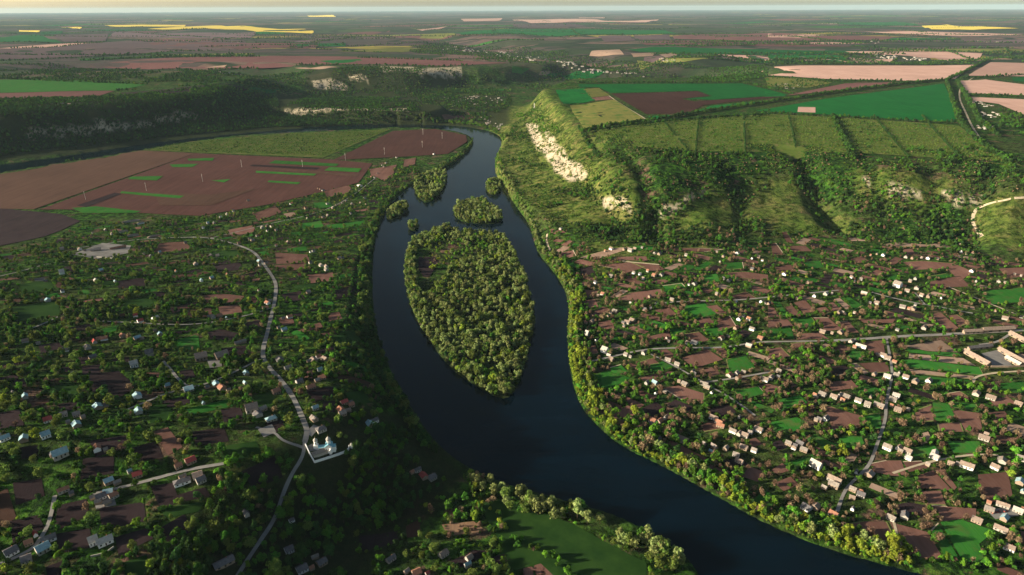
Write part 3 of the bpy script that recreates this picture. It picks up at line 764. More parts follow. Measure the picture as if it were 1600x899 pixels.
LAND = [((508, 690), 'the white church'), ((430, 455), 'the straight upper stretch of the pale left-bank road'), ((412, 570), 'the road fork in the left-bank village'), ((335, 560), 'the twin long-roofed school'),
        ((470, 640), 'the road bend just above the church'), ((165, 385), 'the concrete farmyard'), ((205, 347), 'the long white sheds beyond the farmyard'), ((330, 430), 'the crossing lanes below the farmyard'),
        ((530, 325), 'the hamlet below the reddish field'), ((590, 272), 'the row of houses nearest the river bend'), ((450, 380), 'the houses where the pale road enters the village'), ((560, 622), 'the dark green playing field'),
        ((210, 572), 'the white gabled house of the left-bank village'), ((50, 530), 'the lane at the left edge'), ((220, 500), 'the red roofs along the straight lane'), ((75, 690), 'the blue-roofed house at the left edge'),
        ((290, 745), 'the twin grey farmhouses'), ((162, 850), 'the white flat-roofed house at lower left'), ((60, 860), 'the house cluster in the lower left corner'), ((395, 642), 'the big hall beside the pale road'),
        ((662, 745), 'the red roof in the bluff woods'), ((430, 800), 'the road winding down the wooded bluff'), ((720, 875), 'the curved plots at the bottom edge'), ((940, 850), 'the riverside meadow'),
        ((170, 760), 'the lane past the red roofs at lower left'), ((130, 640), 'the dark plots at far left'), ((640, 840), 'the bare field under the bluff'), ((500, 480), 'the gardens above the shaded bank'),
        ((740, 490), 'the large wooded island'), ((745, 330), 'the heart-shaped island'), ((672, 295), 'the uppermost islet'), ((770, 292), 'the small round islet'),
        ((917, 526), 'the white gable facing the river'), ((945, 552), 'the big pale barn near the river'), ((985, 393), 'the white house under the hill'), ((1022, 432), 'the terracotta roof under the hill'),
        ((1150, 537), 'the long lane across the right-bank village'), ((1385, 545), 'the lane junction on the main road'), ((1460, 565), 'the striped field'), ((1555, 560), 'the walled concrete yard'),
        ((1402, 448), 'the large white hall'), ((1274, 730), 'the white barn above the river bend'), ((1370, 840), 'the pair of ploughed plots by the river'), ((1500, 850), 'the large green field at lower right'),
        ((1290, 500), 'the narrow striped garden plots'), ((1100, 605), 'the houses along the slanting lane'), ((1165, 690), 'the farmhouses above the bright bank'), ((1430, 705), 'the row of houses over the ploughed plots'),
        ((1555, 760), 'the square ploughed plot'), ((1560, 805), 'the yard with red cars'), ((1450, 395), 'the track at the foot of the hill'), ((1130, 410), 'the houses below the gullies'), ((1300, 630), 'the houses by the sloping garden'),
        ((940, 600), 'the green paddocks by the river'), ((1050, 480), 'the gardens in mid right-bank village'), ((1500, 660), 'the green and brown plots at the right edge'), ((1210, 790), 'the thicket above the bright bank'),
        ((870, 210), 'the limestone headland'), ((1250, 330), 'the grassy knoll between gullies'), ((1340, 755), 'the twin white sheds'), ((1390, 640), 'the shaded lane going down to the river'), ((1570, 450), 'the gardens at the right edge under the hill')]
LP = np.array([p for p, _ in LAND], float)
LW = None


def near(w):
    global LW
    if LW is None: LW = px(LP)
    return LAND[int(np.argmin(np.hypot(LW[:, 0] - w[0], LW[:, 1] - w[1])))][1]


EDGES = []
def field(k, pts, extra=0.0, plot=False):
    w = px(pts)
    c = w.mean(0)
    r = np.hypot(*c)
    r = np.hypot(*c)
    lab = WHAT[k] + (' beside ' + near(c) if r < 1500 else ' on the far plateau' if r > 2600 else ' beside the river bend' if c[0] < 0 else ' on the plateau above the hill')
    o = drape(KINDNAME[k], w, M[k], .22 + extra + (r * .00035 if r > 1400 else 0), lab)
    if r < 2100: occ_poly(w, 1, -1.0)
    if plot: EDGES.append(w)
    return o


fr0 = random.Random(44)
FAR_STRIPS = []
for _ in range(150):
    v = 17 + 78 * fr0.random() ** 1.5
    u = fr0.uniform(-20, 1620)
    if 480 < u < 1010 and v > 66: continue
    c = px([(u, v)])[0]
    rr_ = np.hypot(*c)
    if rr_ < 4300 or rr_ > 26000: continue
    a, b = fr0.uniform(250, 700) * (rr_ / 7000) ** .6, fr0.uniform(70, 190) * (rr_ / 7000) ** .8
    th = .12 + fr0.gauss(0, .12) + (1.4 if fr0.random() < .12 else 0)
    cs, sn = math.cos(th), math.sin(th)
    sk = fr0.uniform(-.5, .5) * b
    w = np.array([(c[0] + cs * x - sn * y, c[1] + sn * x + cs * y) for x, y in ((-a - sk, -b), (a - sk, -b), (a + sk, b), (-a + sk, b))])
    k = fr0.choice(['purple', 'purple', 'maroon', 'maroon', 'green', 'green', 'grass', 'pink', 'olive', 'meadow'])
    drape(KINDNAME[k], w, M[k], .15 + rr_ * .00012, WHAT[k] + ' far out on the hazy plateau')
    FAR_STRIPS.append(w)
for k, p in FIELDS_BIG: field(k, p)
for k, p in OVER: field(k, p, .5)
for block in (PLOTS_R, PLOTS_L):
    for q in block.replace('\n', '|').split('|'):
        a = q.split()
        field(PK[a[0]], [tuple(map(float, s.split(','))) for s in a[1:]], 0, True)

# ------------------------------------------------------------------ roads, tracks, yards, paths between plots
def ribbon(name, pts, width, mat, off=.4, label=None, world=False, kind='structure', iters=2):
    w = np.asarray(pts, float) if world else px(pts)
    w = smooth_line(w, iters)
    width = width * (.85 if width > 5.5 else .75) if name == 'road' else width
    # even steps
    d = np.concatenate([[0], np.cumsum(np.hypot(*np.diff(w, axis=0).T))])
    n = max(2, int(d[-1] / max(4, np.hypot(*w.mean(0)) * .006)))
    t = np.linspace(0, d[-1], n)
    w = np.stack([np.interp(t, d, w[:, 0]), np.interp(t, d, w[:, 1])], -1)
    g = np.gradient(w, axis=0)
    g /= np.hypot(g[:, 0], g[:, 1])[:, None] + 1e-9
    nrm = np.stack([-g[:, 1], g[:, 0]], -1)
    wob = 1 + .25 * (vnoise(t / 14, t * 0, 77) - .5)
    L, Rr = w + nrm * (width / 2 * wob)[:, None], w - nrm * (width / 2 * wob)[:, None]
    v = np.concatenate([np.c_[L, zlook(L[:, 0], L[:, 1]) + off], np.c_[Rr, zlook(Rr[:, 0], Rr[:, 1]) + off]])
    i = np.arange(n - 1)
    o = link(name, mesh_np(name, v, np.stack([i + n, i + n + 1, i + 1, i], -1), mat, smooth=True))
    occ_line(w, 2, width / 2 + 1.5)
    return tag(o, label, None, None, kind)


ROADS = [
    ('road', 5.6, [(300, 371), (330, 372), (365, 381), (395, 392), (410, 410), (430, 438), (432, 455), (425, 490), (418, 520), (408, 555), (420, 575), (446, 602), (465, 635), (475, 660), (481, 675), (476, 692)], 'pale road winding through the left-bank village to the church'),
    ('road', 3.6, [(476, 691), (474, 715), (456, 740), (441, 775), (428, 815), (402, 852), (375, 893), (355, 930)], 'pale road dropping from the church down the wooded bluff'),
    ('road', 4.5, [(120, 388), (150, 384), (185, 378), (235, 373), (300, 371)], 'pale lane from the farmyard to the village road'),
    ('road', 4, [(408, 562), (370, 580), (330, 598), (297, 607), (280, 595), (262, 572), (255, 565)], 'lane from the road fork to the school'),
    ('road', 4, [(297, 607), (260, 615), (225, 630), (200, 640)], 'lane running down from the school lane'),
    ('road', 4, [(103, 489), (70, 506), (40, 517), (0, 524), (-30, 530)], 'lane at the left edge between gardens'),
    ('road', 4, [(150, 502), (200, 504), (260, 508), (320, 507), (400, 490), (422, 482)], 'straight lane lined with red roofs'),
    ('road', 4, [(86, 775), (82, 795), (76, 820), (62, 845), (50, 860), (0, 882)], 'lane into the lower left house cluster'),
    ('road', 4, [(150, 772), (190, 762), (230, 752), (290, 735), (350, 725)], 'lane past the grey farmhouses'),
    ('road', 3.5, [(0, 432), (50, 420), (75, 412), (120, 408)], 'lane below the farmyard at the left edge'),
    ('road', 3.5, [(330, 372), (420, 350), (470, 340), (520, 325), (560, 300), (600, 268)], 'lane along the river hamlet'),
    ('road', 3.5, [(474, 700), (440, 690), (430, 676), (400, 668)], 'drive from the road to the hall'),
    ('road', 7, [(1650, 514), (1600, 516), (1500, 522), (1430, 525), (1385, 527.5), (1340, 531), (1300, 533)], 'pale main road crossing the right-bank village'),
    ('road', 4.5, [(1300, 533), (1240, 534), (1180, 535), (1150, 541), (1120, 544), (1080, 544), (1020, 545), (985, 551), (955, 558), (920, 566)], 'long lane running from main road down to the river'),
    ('road', 3.8, [(1385, 527.5), (1388, 545), (1393, 570), (1394, 590), (1388, 612), (1384, 635), (1384, 655), (1372, 690), (1362, 720), (1352, 735), (1330, 755), (1318, 770), (1308, 800)], 'shaded lane going down from the main road to the river'),
    ('road', 4, [(1035, 474), (1070, 471), (1150, 470), (1210, 464), (1260, 459), (1310, 454)], 'pale upper lane in mid right-bank village'),
    ('road', 4.5, [(1362, 457), (1390, 465), (1440, 476), (1460, 478), (1490, 485), (1520, 490)], 'wide pale lane below the white hall'),
    ('road', 3, [(1430, 458), (1438, 468), (1446, 477)], 'short pale lane joining below the hall'),
    ('road', 3.5, [(1015, 553), (1050, 570), (1085, 590), (1110, 605), (1135, 618), (1160, 635), (1180, 650)], 'slanting lane lined with white roofed houses'),
    ('road', 4, [(1100, 598), (1145, 592), (1180, 586), (1212, 580)], 'grey lane between garden plots'),
    ('track', 3, [(1523, 600), (1520, 592), (1535, 586), (1565, 582), (1610, 580)], 'pale track rounding the striped field'),
    ('road', 4.5, [(1580, 521), (1570, 528), (1556, 536), (1530, 539)], 'pale lane branching off to the walled yard'),
    ('track', 5, [(1640, 308), (1600, 312), (1560, 316), (1535, 321), (1522, 330), (1519, 345), (1524, 358), (1534, 370)], 'pale dirt road curving up the hill at the right edge'),
    ('track', 5, [(1520, 122), (1503, 132), (1497, 150), (1508, 175), (1522, 205), (1545, 232), (1575, 255)], 'tree-lined track crossing the plateau'),
    ('track', 5, [(935, 138), (965, 160), (1008, 186)], 'pale track between plateau fields'),
    ('track', 4, [(1487, 148), (1495, 170), (1497, 190)], 'pale track along the vivid green field'),
    ('track', 3.5, [(960, 404), (970, 409), (1030, 414)], 'pale track under the hill'),
    ('track', 2.5, [(1395, 740), (1450, 722), (1520, 710), (1560, 712)], 'pale garden path over the ploughed plots'),
    ('track', 3, [(855, 366), (853, 378), (860, 392)], 'pale footpath by the river meadow'),
    ('track', 3, [(1480, 448), (1600, 497), (1640, 512)], 'pale track at the right edge'),
    ('track', 2.2, [(1396, 816), (1408, 858)], 'pale strip between the two ploughed plots by the river'),
]
for m, w, p, lab in ROADS: ribbon('road' if m == 'road' else 'track', p, w, M[m], .42, lab)
for nm, pts, m, lab in (
        ('farmyard', [(112, 398), (160, 380), (205, 384), (200, 396), (150, 405)], 'yard', 'grey concrete farmyard of the left bank'), ('farmyard', [(1533, 553), (1560, 547), (1582, 572), (1552, 573)], 'yard', 'grey concrete yard enclosed by long roofs'),
        ('village_square', [(478, 676), (490, 664), (500, 668), (487, 683)], 'road', 'pale paved clearing above the church'), ('village_square', [(403, 672), (425, 663), (432, 676), (412, 684)], 'yard', 'grey paved yard beside the big hall'),
        ('churchyard', [(481, 697), (497, 690), (497, 704), (485, 706)], 'yard', 'paved churchyard corner beside the bell tower'), ('school_yard', [(324, 564), (345, 561), (347, 573), (328, 576)], 'yard', 'paved yard between the two school roofs'),
        ('farmyard', [(1540, 797), (1580, 793), (1592, 806), (1555, 812)], 'yard', 'paved yard with red cars'), ('farmyard', [(145, 772), (175, 767), (182, 790), (150, 796)], 'yard', 'paved yard by the orange roof at lower left')):
    w = px(pts)
    drape(nm, w, M[m], .34, lab)
    occ_poly(w, 1)

for pts in ([(106, 328), (200, 287), (304, 242)], [(130, 326), (290, 283), (345, 261), (362, 244)], [(225, 332), (345, 300), (400, 270), (425, 249)], [(310, 335), (470, 290), (512, 268), (535, 255)], [(60, 326), (150, 328), (310, 336)]):
    ribbon('field_track', pts, 2.4, M['tan'], .5, 'thin earth track dividing the wide reddish field', iters=0)
nv = 0
for w in EDGES:
    n = len(w)
    for i in range(n):
        if random.random() < .22 and nv < 90:
            a, b = w[i], w[(i + 1) % n]
            if np.hypot(*(b - a)) < 12: continue
            ribbon('garden_path', [a, a * .5 + b * .5, b], random.uniform(.8, 1.7), M['verge'] if random.random() < .7 else M['track'], .34, 'thin pale path edging a plot beside ' + near((a + b) / 2), True, iters=0)
            nv += 1
# ------------------------------------------------------------------ telling look-alikes apart
ORD = ['first', 'second', 'third', 'fourth', 'fifth', 'sixth', 'seventh', 'eighth', 'ninth', 'tenth', 'eleventh', 'twelfth', 'thirteenth', 'fourteenth', 'fifteenth']


def settle_labels(items):
    """items: (object, base label, u). Base labels carried by several things get their rank from the left."""
    by = {}
    for it in items: by.setdefault(it[1], []).append(it)
    for lab, v in by.items():
        if len(v) == 1:
            v[0][0]['label'] = lab
            continue
        v.sort(key=lambda t: t[2])
        n = len(v)
        for i, (o, _, _) in enumerate(v):
            if i == 0: pre = 'leftmost'
            elif i == n - 1: pre = 'rightmost'
            elif n == 3: pre = 'middle'
            elif i < len(ORD): pre = ORD[i] + ' from left,'
            elif n - 1 - i < len(ORD): pre = ORD[n - 1 - i] + ' from right,'
            else: pre = 'from the crowded middle,'
            o['label'] = pre + ' ' + lab


# ------------------------------------------------------------------ houses
def gable_walls(m, h=1.0, rise=.8):
    # unit house: 1 x 1 footprint, walls 0..h, ridge along X
    mb = MB()
    v = [(-.5, -.5, -.25), (.5, -.5, -.25), (.5, .5, -.25), (-.5, .5, -.25), (-.5, -.5, h), (.5, -.5, h), (.5, .5, h), (-.5, .5, h), (-.5, 0, h + rise), (.5, 0, h + rise)]
    mb.add(v, [(0, 1, 5, 4), (1, 2, 6, 9, 5), (2, 3, 7, 6), (3, 0, 4, 8, 7)])
    return mb.mesh('wall', m)


def gable_roof(m, h=1.0, rise=.8):
    mb = MB()
    e, g, t = .58, .54, .06
    sl = rise / .5
    lo = h - (e - .5) * sl
    for s in (-1, 1):
        v = [(-g, s * e, lo + .02), (g, s * e, lo + .02), (g, 0, h + rise + .02), (-g, 0, h + rise + .02), (-g, s * e, lo + t + .03), (g, s * e, lo + t + .03), (g, 0, h + rise + t + .03), (-g, 0, h + rise + t + .03)]
        mb.add(v, [(0, 1, 2, 3), (4, 7, 6, 5), (0, 4, 5, 1), (0, 3, 7, 4), (1, 5, 6, 2)])
    return mb.mesh('roof', m)


def hip_roof(m, h=1.0, rise=.75):
    mb = MB()
    e, g = .57, .55
    v = [(-g, -e, h - .1), (g, -e, h - .1), (g, e, h - .1), (-g, e, h - .1), (-.22, 0, h + rise), (.22, 0, h + rise), (-g, -e, h - .02), (g, -e, h - .02), (g, e, h - .02), (-g, e, h - .02)]
    mb.add(v, [(0, 3, 2, 1), (6, 7, 5, 4), (7, 8, 5), (8, 9, 4, 5), (9, 6, 4), (0, 1, 7, 6), (1, 2, 8, 7), (2, 3, 9, 8), (3, 0, 6, 9)])
    return mb.mesh('roof', m)


def box_walls(m):
    mb = MB()
    mb.add([(-.5, -.5, -.25), (.5, -.5, -.25), (.5, .5, -.25), (-.5, .5, -.25), (-.5, -.5, .96), (.5, -.5, .96), (.5, .5, .96), (-.5, .5, .96)], [(0, 1, 5, 4), (1, 2, 6, 5), (2, 3, 7, 6), (3, 0, 4, 7)])
    return mb.mesh('wall', m)


def door_mesh(m): return MB().box(-.04, .05, -.515, -.502, 0, .68).mesh('door', m)
def win_mesh(m, x): return MB().box(x - .06, x + .06, -.515, -.502, .3, .72).mesh('window', m)
def chim_mesh(m): return MB().box(.16, .21, .08, .16, 1.2, 1.98).mesh('chimney', m)


_C = {}
def cached(key, f):
    if key not in _C: _C[key] = f()
    return _C[key]


ROOFWORD = {'grey': 'grey-roofed', 'rust': 'orange-roofed', 'redroof': 'red-roofed', 'pinkroof': 'faded pink-roofed', 'white': 'white-roofed', 'cyan': 'blue-roofed', 'slate': 'dark-roofed'}
HOUSE_ITEMS, TREE_BLOCK, COUNT = [], [], {}


def house(u, v, roof, L, Wd_, H, ang, hip=False, wall='wall', name=None, detail=False, label=None):
    w = px([(u, v)])[0]
    if occ_at(w[0], w[1]) >= 2 and label is None:   # never on a road or another building
        for d_ in (4, 6, 8.5, 11):
            ok = [w + d_ * np.array([math.cos(k_ * .7854), math.sin(k_ * .7854)]) for k_ in range(8)]
            ok = [q_ for q_ in ok if occ_at(q_[0], q_[1]) < 2]
            if ok:
                w = ok[int(u) % len(ok)]
                break
        else:
            return
    z = float(zlook(w[0], w[1]))
    if z < .5: return
    nm = name or ('house' if L >= 7.5 and L < 19 else 'barn' if L >= 19 else 'shed')
    COUNT[nm] = COUNT.get(nm, 0) + 1
    o = bpy.data.objects.new(nm, None)
    COL.objects.link(o)
    o.empty_display_size = .5
    o.location = (w[0], w[1], z)
    o.rotation_euler = (0, 0, ang)
    o.scale = (L, Wd_, H)
    a = link('wall', cached(('w', hip, wall), lambda: box_walls(M[wall]) if hip else gable_walls(M[wall])), o)
    r = link('roof', cached(('r', hip, roof), lambda: (hip_roof if hip else gable_roof)(M[roof])), o)
    if detail:
        link('door', cached('door', lambda: door_mesh(M['bark'])), a)
        for x in (-.32, .26): link('window', cached(('win', x), lambda: win_mesh(M['window'], x)), a)
        if nm == 'house': link('chimney', cached('chim', lambda: chim_mesh(M['rust'])), r)
    tag(o, None, nm, {'house': 'village houses', 'shed': 'village sheds', 'barn': 'long barns'}[nm] if nm in ('house', 'shed', 'barn') else None)
    if label: o['label'] = label
    else:
        siz = '' if nm != 'house' else ('small ' if L < 5.6 else 'large ' if L > 9.5 else '')
        if nm == 'barn': siz = 'long '
        HOUSE_ITEMS.append((o, '%s%s %s beside %s' % (siz, ROOFWORD[roof], nm, near(w)), u))
    c, s = math.cos(ang), math.sin(ang)
    q = np.array([(w[0] + c * x - s * y, w[1] + s * x + c * y) for x, y in ((-L / 2, -Wd_ / 2), (L / 2, -Wd_ / 2), (L / 2, Wd_ / 2), (-L / 2, Wd_ / 2))])
    occ_poly(q, 3, 1.2)
    # keep the camera-side view of the house open
    dirv = -w / np.hypot(*w)
    TREE_BLOCK.append((w + dirv * 6, max(L, Wd_) * .5 + 2.5))
    return o


def axis(a, b):
    p = px([a, b])
    d = p[1] - p[0]
    return math.atan2(d[1], d[0])


AX_R = axis((1112, 545), (1145, 556))
AX_L = axis((100, 650), (320, 600))
HR = """955,390 975,391 985,393,W,20,9,4 1003,388 1023,397 1030,398 1062,408 1072,400 1120,395 1130,402 1125,410 1147,395 1152,397 1175,405 1185,403 1191,408 1178,413 1175,422 990,428 1000,430 1012,425 1022,432,O,15,9,3.4 1033,431 1005,437 955,433 930,443 1085,445,P,14 1076,446 1130,437 1139,440 876,359,W 1360,400 1370,398 1380,400 1415,403 1425,405 1440,404 1450,405 1465,406 1500,384 1502,395 1510,398 1520,397 1330,435 1335,441 1345,438 1402,448,W,26,13,6 1430,437 1422,441 1518,425 1525,441 1560,442 1570,443 1585,430 1595,432 1225,430,P,13 1262,443
942,461,O 1015,465 985,475 1007,485 1025,475 1050,470 1120,461,W 1150,473,C 1190,473 1195,475 1201,476 950,495 961,488 980,505,P,15 988,502,P,14 975,511,S 925,504 917,526,W,8,7,6 932,533,S 945,550,Q,16,12,5 948,558,W,9,4,2 955,563 978,556 985,559 1005,551,S 1012,553,S 1048,566,W,15,5,3 1058,571,W,13,5,3 1085,585 1077,583 1070,602,W,14,10 1023,600,C 1016,600,S 1042,612 1025,616,S 1100,602,W,18,5,3 1110,607,W,12,5,3 1112,615 1140,588,O,13 1151,585 1155,500 1162,495 1170,500 1150,514 1175,516 1188,530,O,13 1170,542,W 1085,537,S 1075,538 1045,535,S 1042,529 1127,530 1020,659,O,14 1018,664 1040,655 1025,660 1115,655,P,18,7 1123,662,O,16,6 1131,670,O,16,6 1155,653,P 1185,673,P,16,11 1196,595,P,13 1188,591
1272,464,P 1290,461 1300,460 1245,468 1310,490 1320,492 1335,490 1350,460,W,20,7,3 1370,475,P,13 1365,468 1410,481,W,15,10 1426,484,P,16 1430,478 1432,452,P,14 1417,456,P,16,7 1440,463,P 1450,465,P 1470,467,P 1555,487 1570,499,P,14 1596,497,P 1443,514,P,12 1402,517 1300,522 1313,521,P,13 1285,520 1345,543,Q,24,5,3 1330,535 1205,592 1217,582 1275,622,W 1285,618 1303,622,P 1312,620,W 1323,622,W,13 1341,628,W 1360,622,W 1355,635,W,10,8,4 1373,636,W,20,7,3.5 1400,588,W 1405,584 1415,591,P,13 1430,598,W 1366,587,W 1386,590,W,12 1400,620,Q,14 1395,626,W 1390,632,O 1403,642,P,14 1290,656,S 1280,658,S 1548,623,P,18 1525,617,P,15 1591,633,P,14 1603,625,P 1380,557,P,14 1389,564,P 1451,597,W
1232,695 1240,702 1250,695 1256,705 1274,730,Q,20,9,5 1303,753,P,24,7,4 1302,761,W,17,7,4 1358,743,W,14 1345,742,S 1325,764 1345,775,S,13 1260,795,G,15 1271,798,P,13 1332,797,S 1305,802,O,14 1392,812,W 1413,808,G 1386,702,W,15,8,4 1404,702,P 1418,707,P,12 1419,718,Q,10 1460,711,Q,12 1458,719,Q,15 1510,731,P,22,8,4 1485,727,P,9,3 1537,686,P,18 1565,722,W,14 1555,732,P,14 1595,718,W,14 1545,798,W,14 1566,792,P,19,5 1590,800,W 1569,812,C 1526,815,P,15 1563,829,P,19,7 1576,858,P,12 1593,755,C,14 1597,770,C 1541,680,P 1115,700,W,13,6 1111,707,C 1134,703,W,9 1145,676,W,14,6 1155,680,P 1164,682,P,13 1172,677,W 1181,676,W 1162,701,P,15 1150,713,W,10,6 1155,723,P,12,6 1178,706,W 1030,687,S"""
HL = """205,347,W,36,6 220,350,P,16,5 165,361,W,10 175,367,P,8 193,363,P,17,7 145,365,P 182,366,P 208,369,P,22,5 240,371,P,24,6 125,391,P,12 97,390,W 185,389,O,28,7 150,392,G,18 325,350 345,341,W 355,336,W 365,331 388,315,W,12,6 318,357,W 335,350 250,396,C 236,402 225,398 201,404 290,381 306,414,P,13 275,425,O 294,413 330,401,W,14 340,401,W,14 158,424,C,14 97,428,Q,17,11,5 63,439,G,30,5 150,440 180,441,C 315,440,C 331,436,C 355,430 370,382,O 395,377,W,14 390,375,W
512,320,W 520,326 535,318,O 541,315 550,320 512,338 548,335 563,318 572,320 562,291,Q,16 558,297 585,278,O 590,272,W 580,277,O 600,262 603,256,W 597,259 620,247 678,242,Q,10 570,311,W 500,297 505,299 455,320,O 457,319,O 478,327 480,342,P 505,341 410,357,W 425,355 432,361 418,362 402,370 432,385,O 450,380,P 470,377,O 485,395,W 490,394 502,416,W,14 510,418,P 485,412 530,405,W 535,405,G 510,423,W,13 468,432,R 405,410 410,415
75,471,C,13 136,477,R,11 98,457 212,495,R 217,505,R,13 243,499,Q,12,9 293,498,O 333,497,W,11 343,495,O 352,500,C 148,536,R 163,531,O,15 192,527,O,13 215,530,C 250,524 243,518 40,535 60,538 108,549,W,15,5 122,554,R,13 145,560,G 137,545 210,573,Q,15,10,5 234,555,G,16,11,5 315,562,P,24,14,6 347,560,P,26,13,6 376,537,W,26,5 338,603,C,12 347,608,O,12 295,610,C,17 262,605,C 215,621,C,15 217,645,C,14 153,638,C,15 100,650 120,650,W 75,658,R,13 120,666,C,12 40,622 20,615,W 394,643,P,21,12,6 318,632,C 385,586,C 383,600,C 115,585,W
482,458,W,12 405,455 418,475,O 453,497,O,13 444,517,C,13 437,564,G,15 490,565,P,14 508,563,P,12 498,560,O 450,577,W,14 503,592,O,14 486,607,O,16 432,615,O,12,9,4 500,580 468,598 538,631,R,11 549,635,O 535,648,W,13 533,643,O,12 585,660,S,16,6 578,665,C,12 491,657,W,12 403,650,G,14 424,657,C,18,9 493,640,C 404,641 400,488 415,483
72,683,C,14,9,4 38,688,C,13 8,687,C,12 95,713,C,22,11,5 81,713,G 152,703,O 170,754,C,11,9 158,778,G,14 178,777,O,13,7 166,778,C,11 215,744,R,14 206,743,C 298,722,R,15 287,731,O,9,6 285,755,G,24,9 309,745,P,15,11 314,752,S,14,10 100,769,O,16,4 77,844,G,18,9 68,860,C,17,12,4 48,856,O,9 42,876,G,13,11 58,842,R 18,864,G,16 165,849,Q,20,9,4 147,850,Q,10,8,5 350,882,G,28,10 385,805,G
662,746,R,12 675,748,S,12 452,861,G,13 472,891,G,16,10 611,876,G,15,6 693,868,P,12,8 651,897,O,11 668,898,R 733,874,P,9 731,885,C,9,4 456,815,G 653,737,G,13,4 503,881,S,12"""
RC = {'W': 'grey', 'Q': 'white', 'P': 'pinkroof', 'O': 'rust', 'R': 'redroof', 'C': 'cyan', 'G': 'slate', 'S': 'slate'}
hr = random.Random(5)
for src, ax, right in ((HR, AX_R, True), (HL, AX_L, False)):
    for tok in src.split():
        a = tok.split(',')
        u, v = float(a[0]), float(a[1])
        code = a[2] if len(a) > 2 else hr.choice('WWWPPWSGO' if right else 'WWPCGOS')
        roof = RC[code]
        if code == 'W' and hr.random() < .12: roof = 'white'
        L = float(a[3]) if len(a) > 3 else hr.choice([5.5, 7, 8.5, 9.5, 11, 12])
        Wq = float(a[4]) if len(a) > 4 else (L * hr.uniform(.62, .8) if L > 7.4 else 4.2)
        H = float(a[5]) if len(a) > 5 else (3.1 if L > 7.4 else 2.3)
        nom = 'house' if L >= 8.6 else 'shed'  # small houses under this length are named shed along with real sheds
        kk = (.74 if L >= 13 else .9) * (.8 if v < 470 else 1)
        if not right and v < 400 and L >= 15: kk = 1.25
        L, Wq, H = L * .66 * kk, Wq * .64, H * .8
        th = ax + hr.gauss(0, .1) + (math.pi / 2 if hr.random() < .4 and len(a) < 5 else 0)
        hip = L > 8 and len(a) < 6 and hr.random() < .4
        wall = hr.choice(['wall', 'wall', 'wall_tan', 'wall_tan', 'wall_white']) if code != 'Q' else 'wall_white'
        house(u, v, roof, L, Wq, H, th, hip, wall, nom, v > 560)
        if hr.random() < .34 and L > 5.5:
            rr2 = hr.choice(['grey', 'slate', 'grey', 'rust', 'pinkroof'])
            mp_ = 1.0 if v > 600 else .7
            house(u + hr.choice((-1, 1)) * hr.uniform(9, 16) * mp_, v + hr.uniform(-5, 6) * mp_, rr2, hr.uniform(3.2, 5.4), hr.uniform(2.4, 3.4), 2.0, ax + hr.gauss(0, .15), False, 'wall_tan', 'shed')
# walled farm with long roofs around a yard
for (p, q, Wq, H, roof, lab) in (((1507, 551), (1544, 572), 7, 4, 'pinkroof', 'long pale barn on the near left side of the walled concrete yard'), ((1561, 548), (1602, 571), 7, 4, 'pinkroof', 'long pale barn on the far right side of the walled concrete yard'),
                                 ((1513, 547), (1548, 542.5), 6, 3.5, 'slate', 'long dark-roofed barn behind the walled concrete yard'), ((1505, 521.5), (1533, 520), 6, 4, 'pinkroof', 'long pinkish barn beside the pale main road'),
                                 ((1536, 519), (1582, 516), 8, 4.5, 'pinkroof', 'longest pinkish barn beside the pale main road'), ((1578, 523), (1606, 538), 7, 4, 'pinkroof', 'slanting pale barn beside the main road at the right edge'),
                                 ((1572, 561), (1594, 573), 7, 3.5, 'white', 'low white-roofed barn inside the walled concrete yard')):
    w = px([p, q])
    L = float(np.hypot(*(w[1] - w[0])))
    Wq, H = Wq * .75, H * .8
    house((p[0] + q[0]) / 2, (p[1] + q[1]) / 2, roof, L, Wq, H, axis(p, q), False, 'wall_tan', 'barn', True, lab)
print('built', COUNT)
settle_labels(HOUSE_ITEMS)


# ------------------------------------------------------------------ walls, church, poles, cars
def wall_run(name, pts, h, th, mat, label, cat='wall'):
    w = px(pts)
    mb = MB()
    for a, b in zip(w[:-1], w[1:]):
        n = max(1, int(np.hypot(*(b - a)) / 4))
        for i in range(n):
            p, q = a + (b - a) * i / n, a + (b - a) * (i + 1) / n
            d = (q - p) / np.hypot(*(q - p))
            nn = np.array([-d[1], d[0]]) * th / 2
            q2 = q + d * .02
            z0, z1 = float(zlook(*p)), float(zlook(*q))
            v = [(*(p + nn), z0 - .5), (*(p - nn), z0 - .5), (*(q2 - nn), z1 - .5), (*(q2 + nn), z1 - .5), (*(p + nn), z0 + h), (*(p - nn), z0 + h), (*(q2 - nn), z1 + h), (*(q2 + nn), z1 + h)]
            mb.add(v, [(4, 7, 6, 5), (0, 1, 5, 4), (1, 2, 6, 5), (2, 3, 7, 6), (3, 0, 4, 7)][::-1])
    occ_line(w, 3, 1.5)
    return tag(link(name, mb.mesh(name, mat)), label, cat)


wall_run('churchyard_wall', [(477.5, 696), (484, 710), (491.5, 723.5), (510, 717.5), (530, 711), (541, 706.5), (545, 703), (545.5, 698.5)], 2.0, .7, M['wall_white'], 'low white wall around the foot of the church grounds')
wall_run('yard_wall', [(1548, 574), (1575, 574.5), (1606, 573)], 2.2, .6, M['wall_tan'], 'tan wall closing the near side of the concrete yard')
wall_run('yard_wall', [(148, 402), (175, 404.5), (178, 401)], 1.8, .6, M['wall'], 'pale wall along the near side of the concrete farmyard')
wall_run('yard_wall', [(142, 871), (165, 866), (178, 856)], 1.5, .5, M['wall'], 'low pale wall before the white flat-roofed house at lower left')

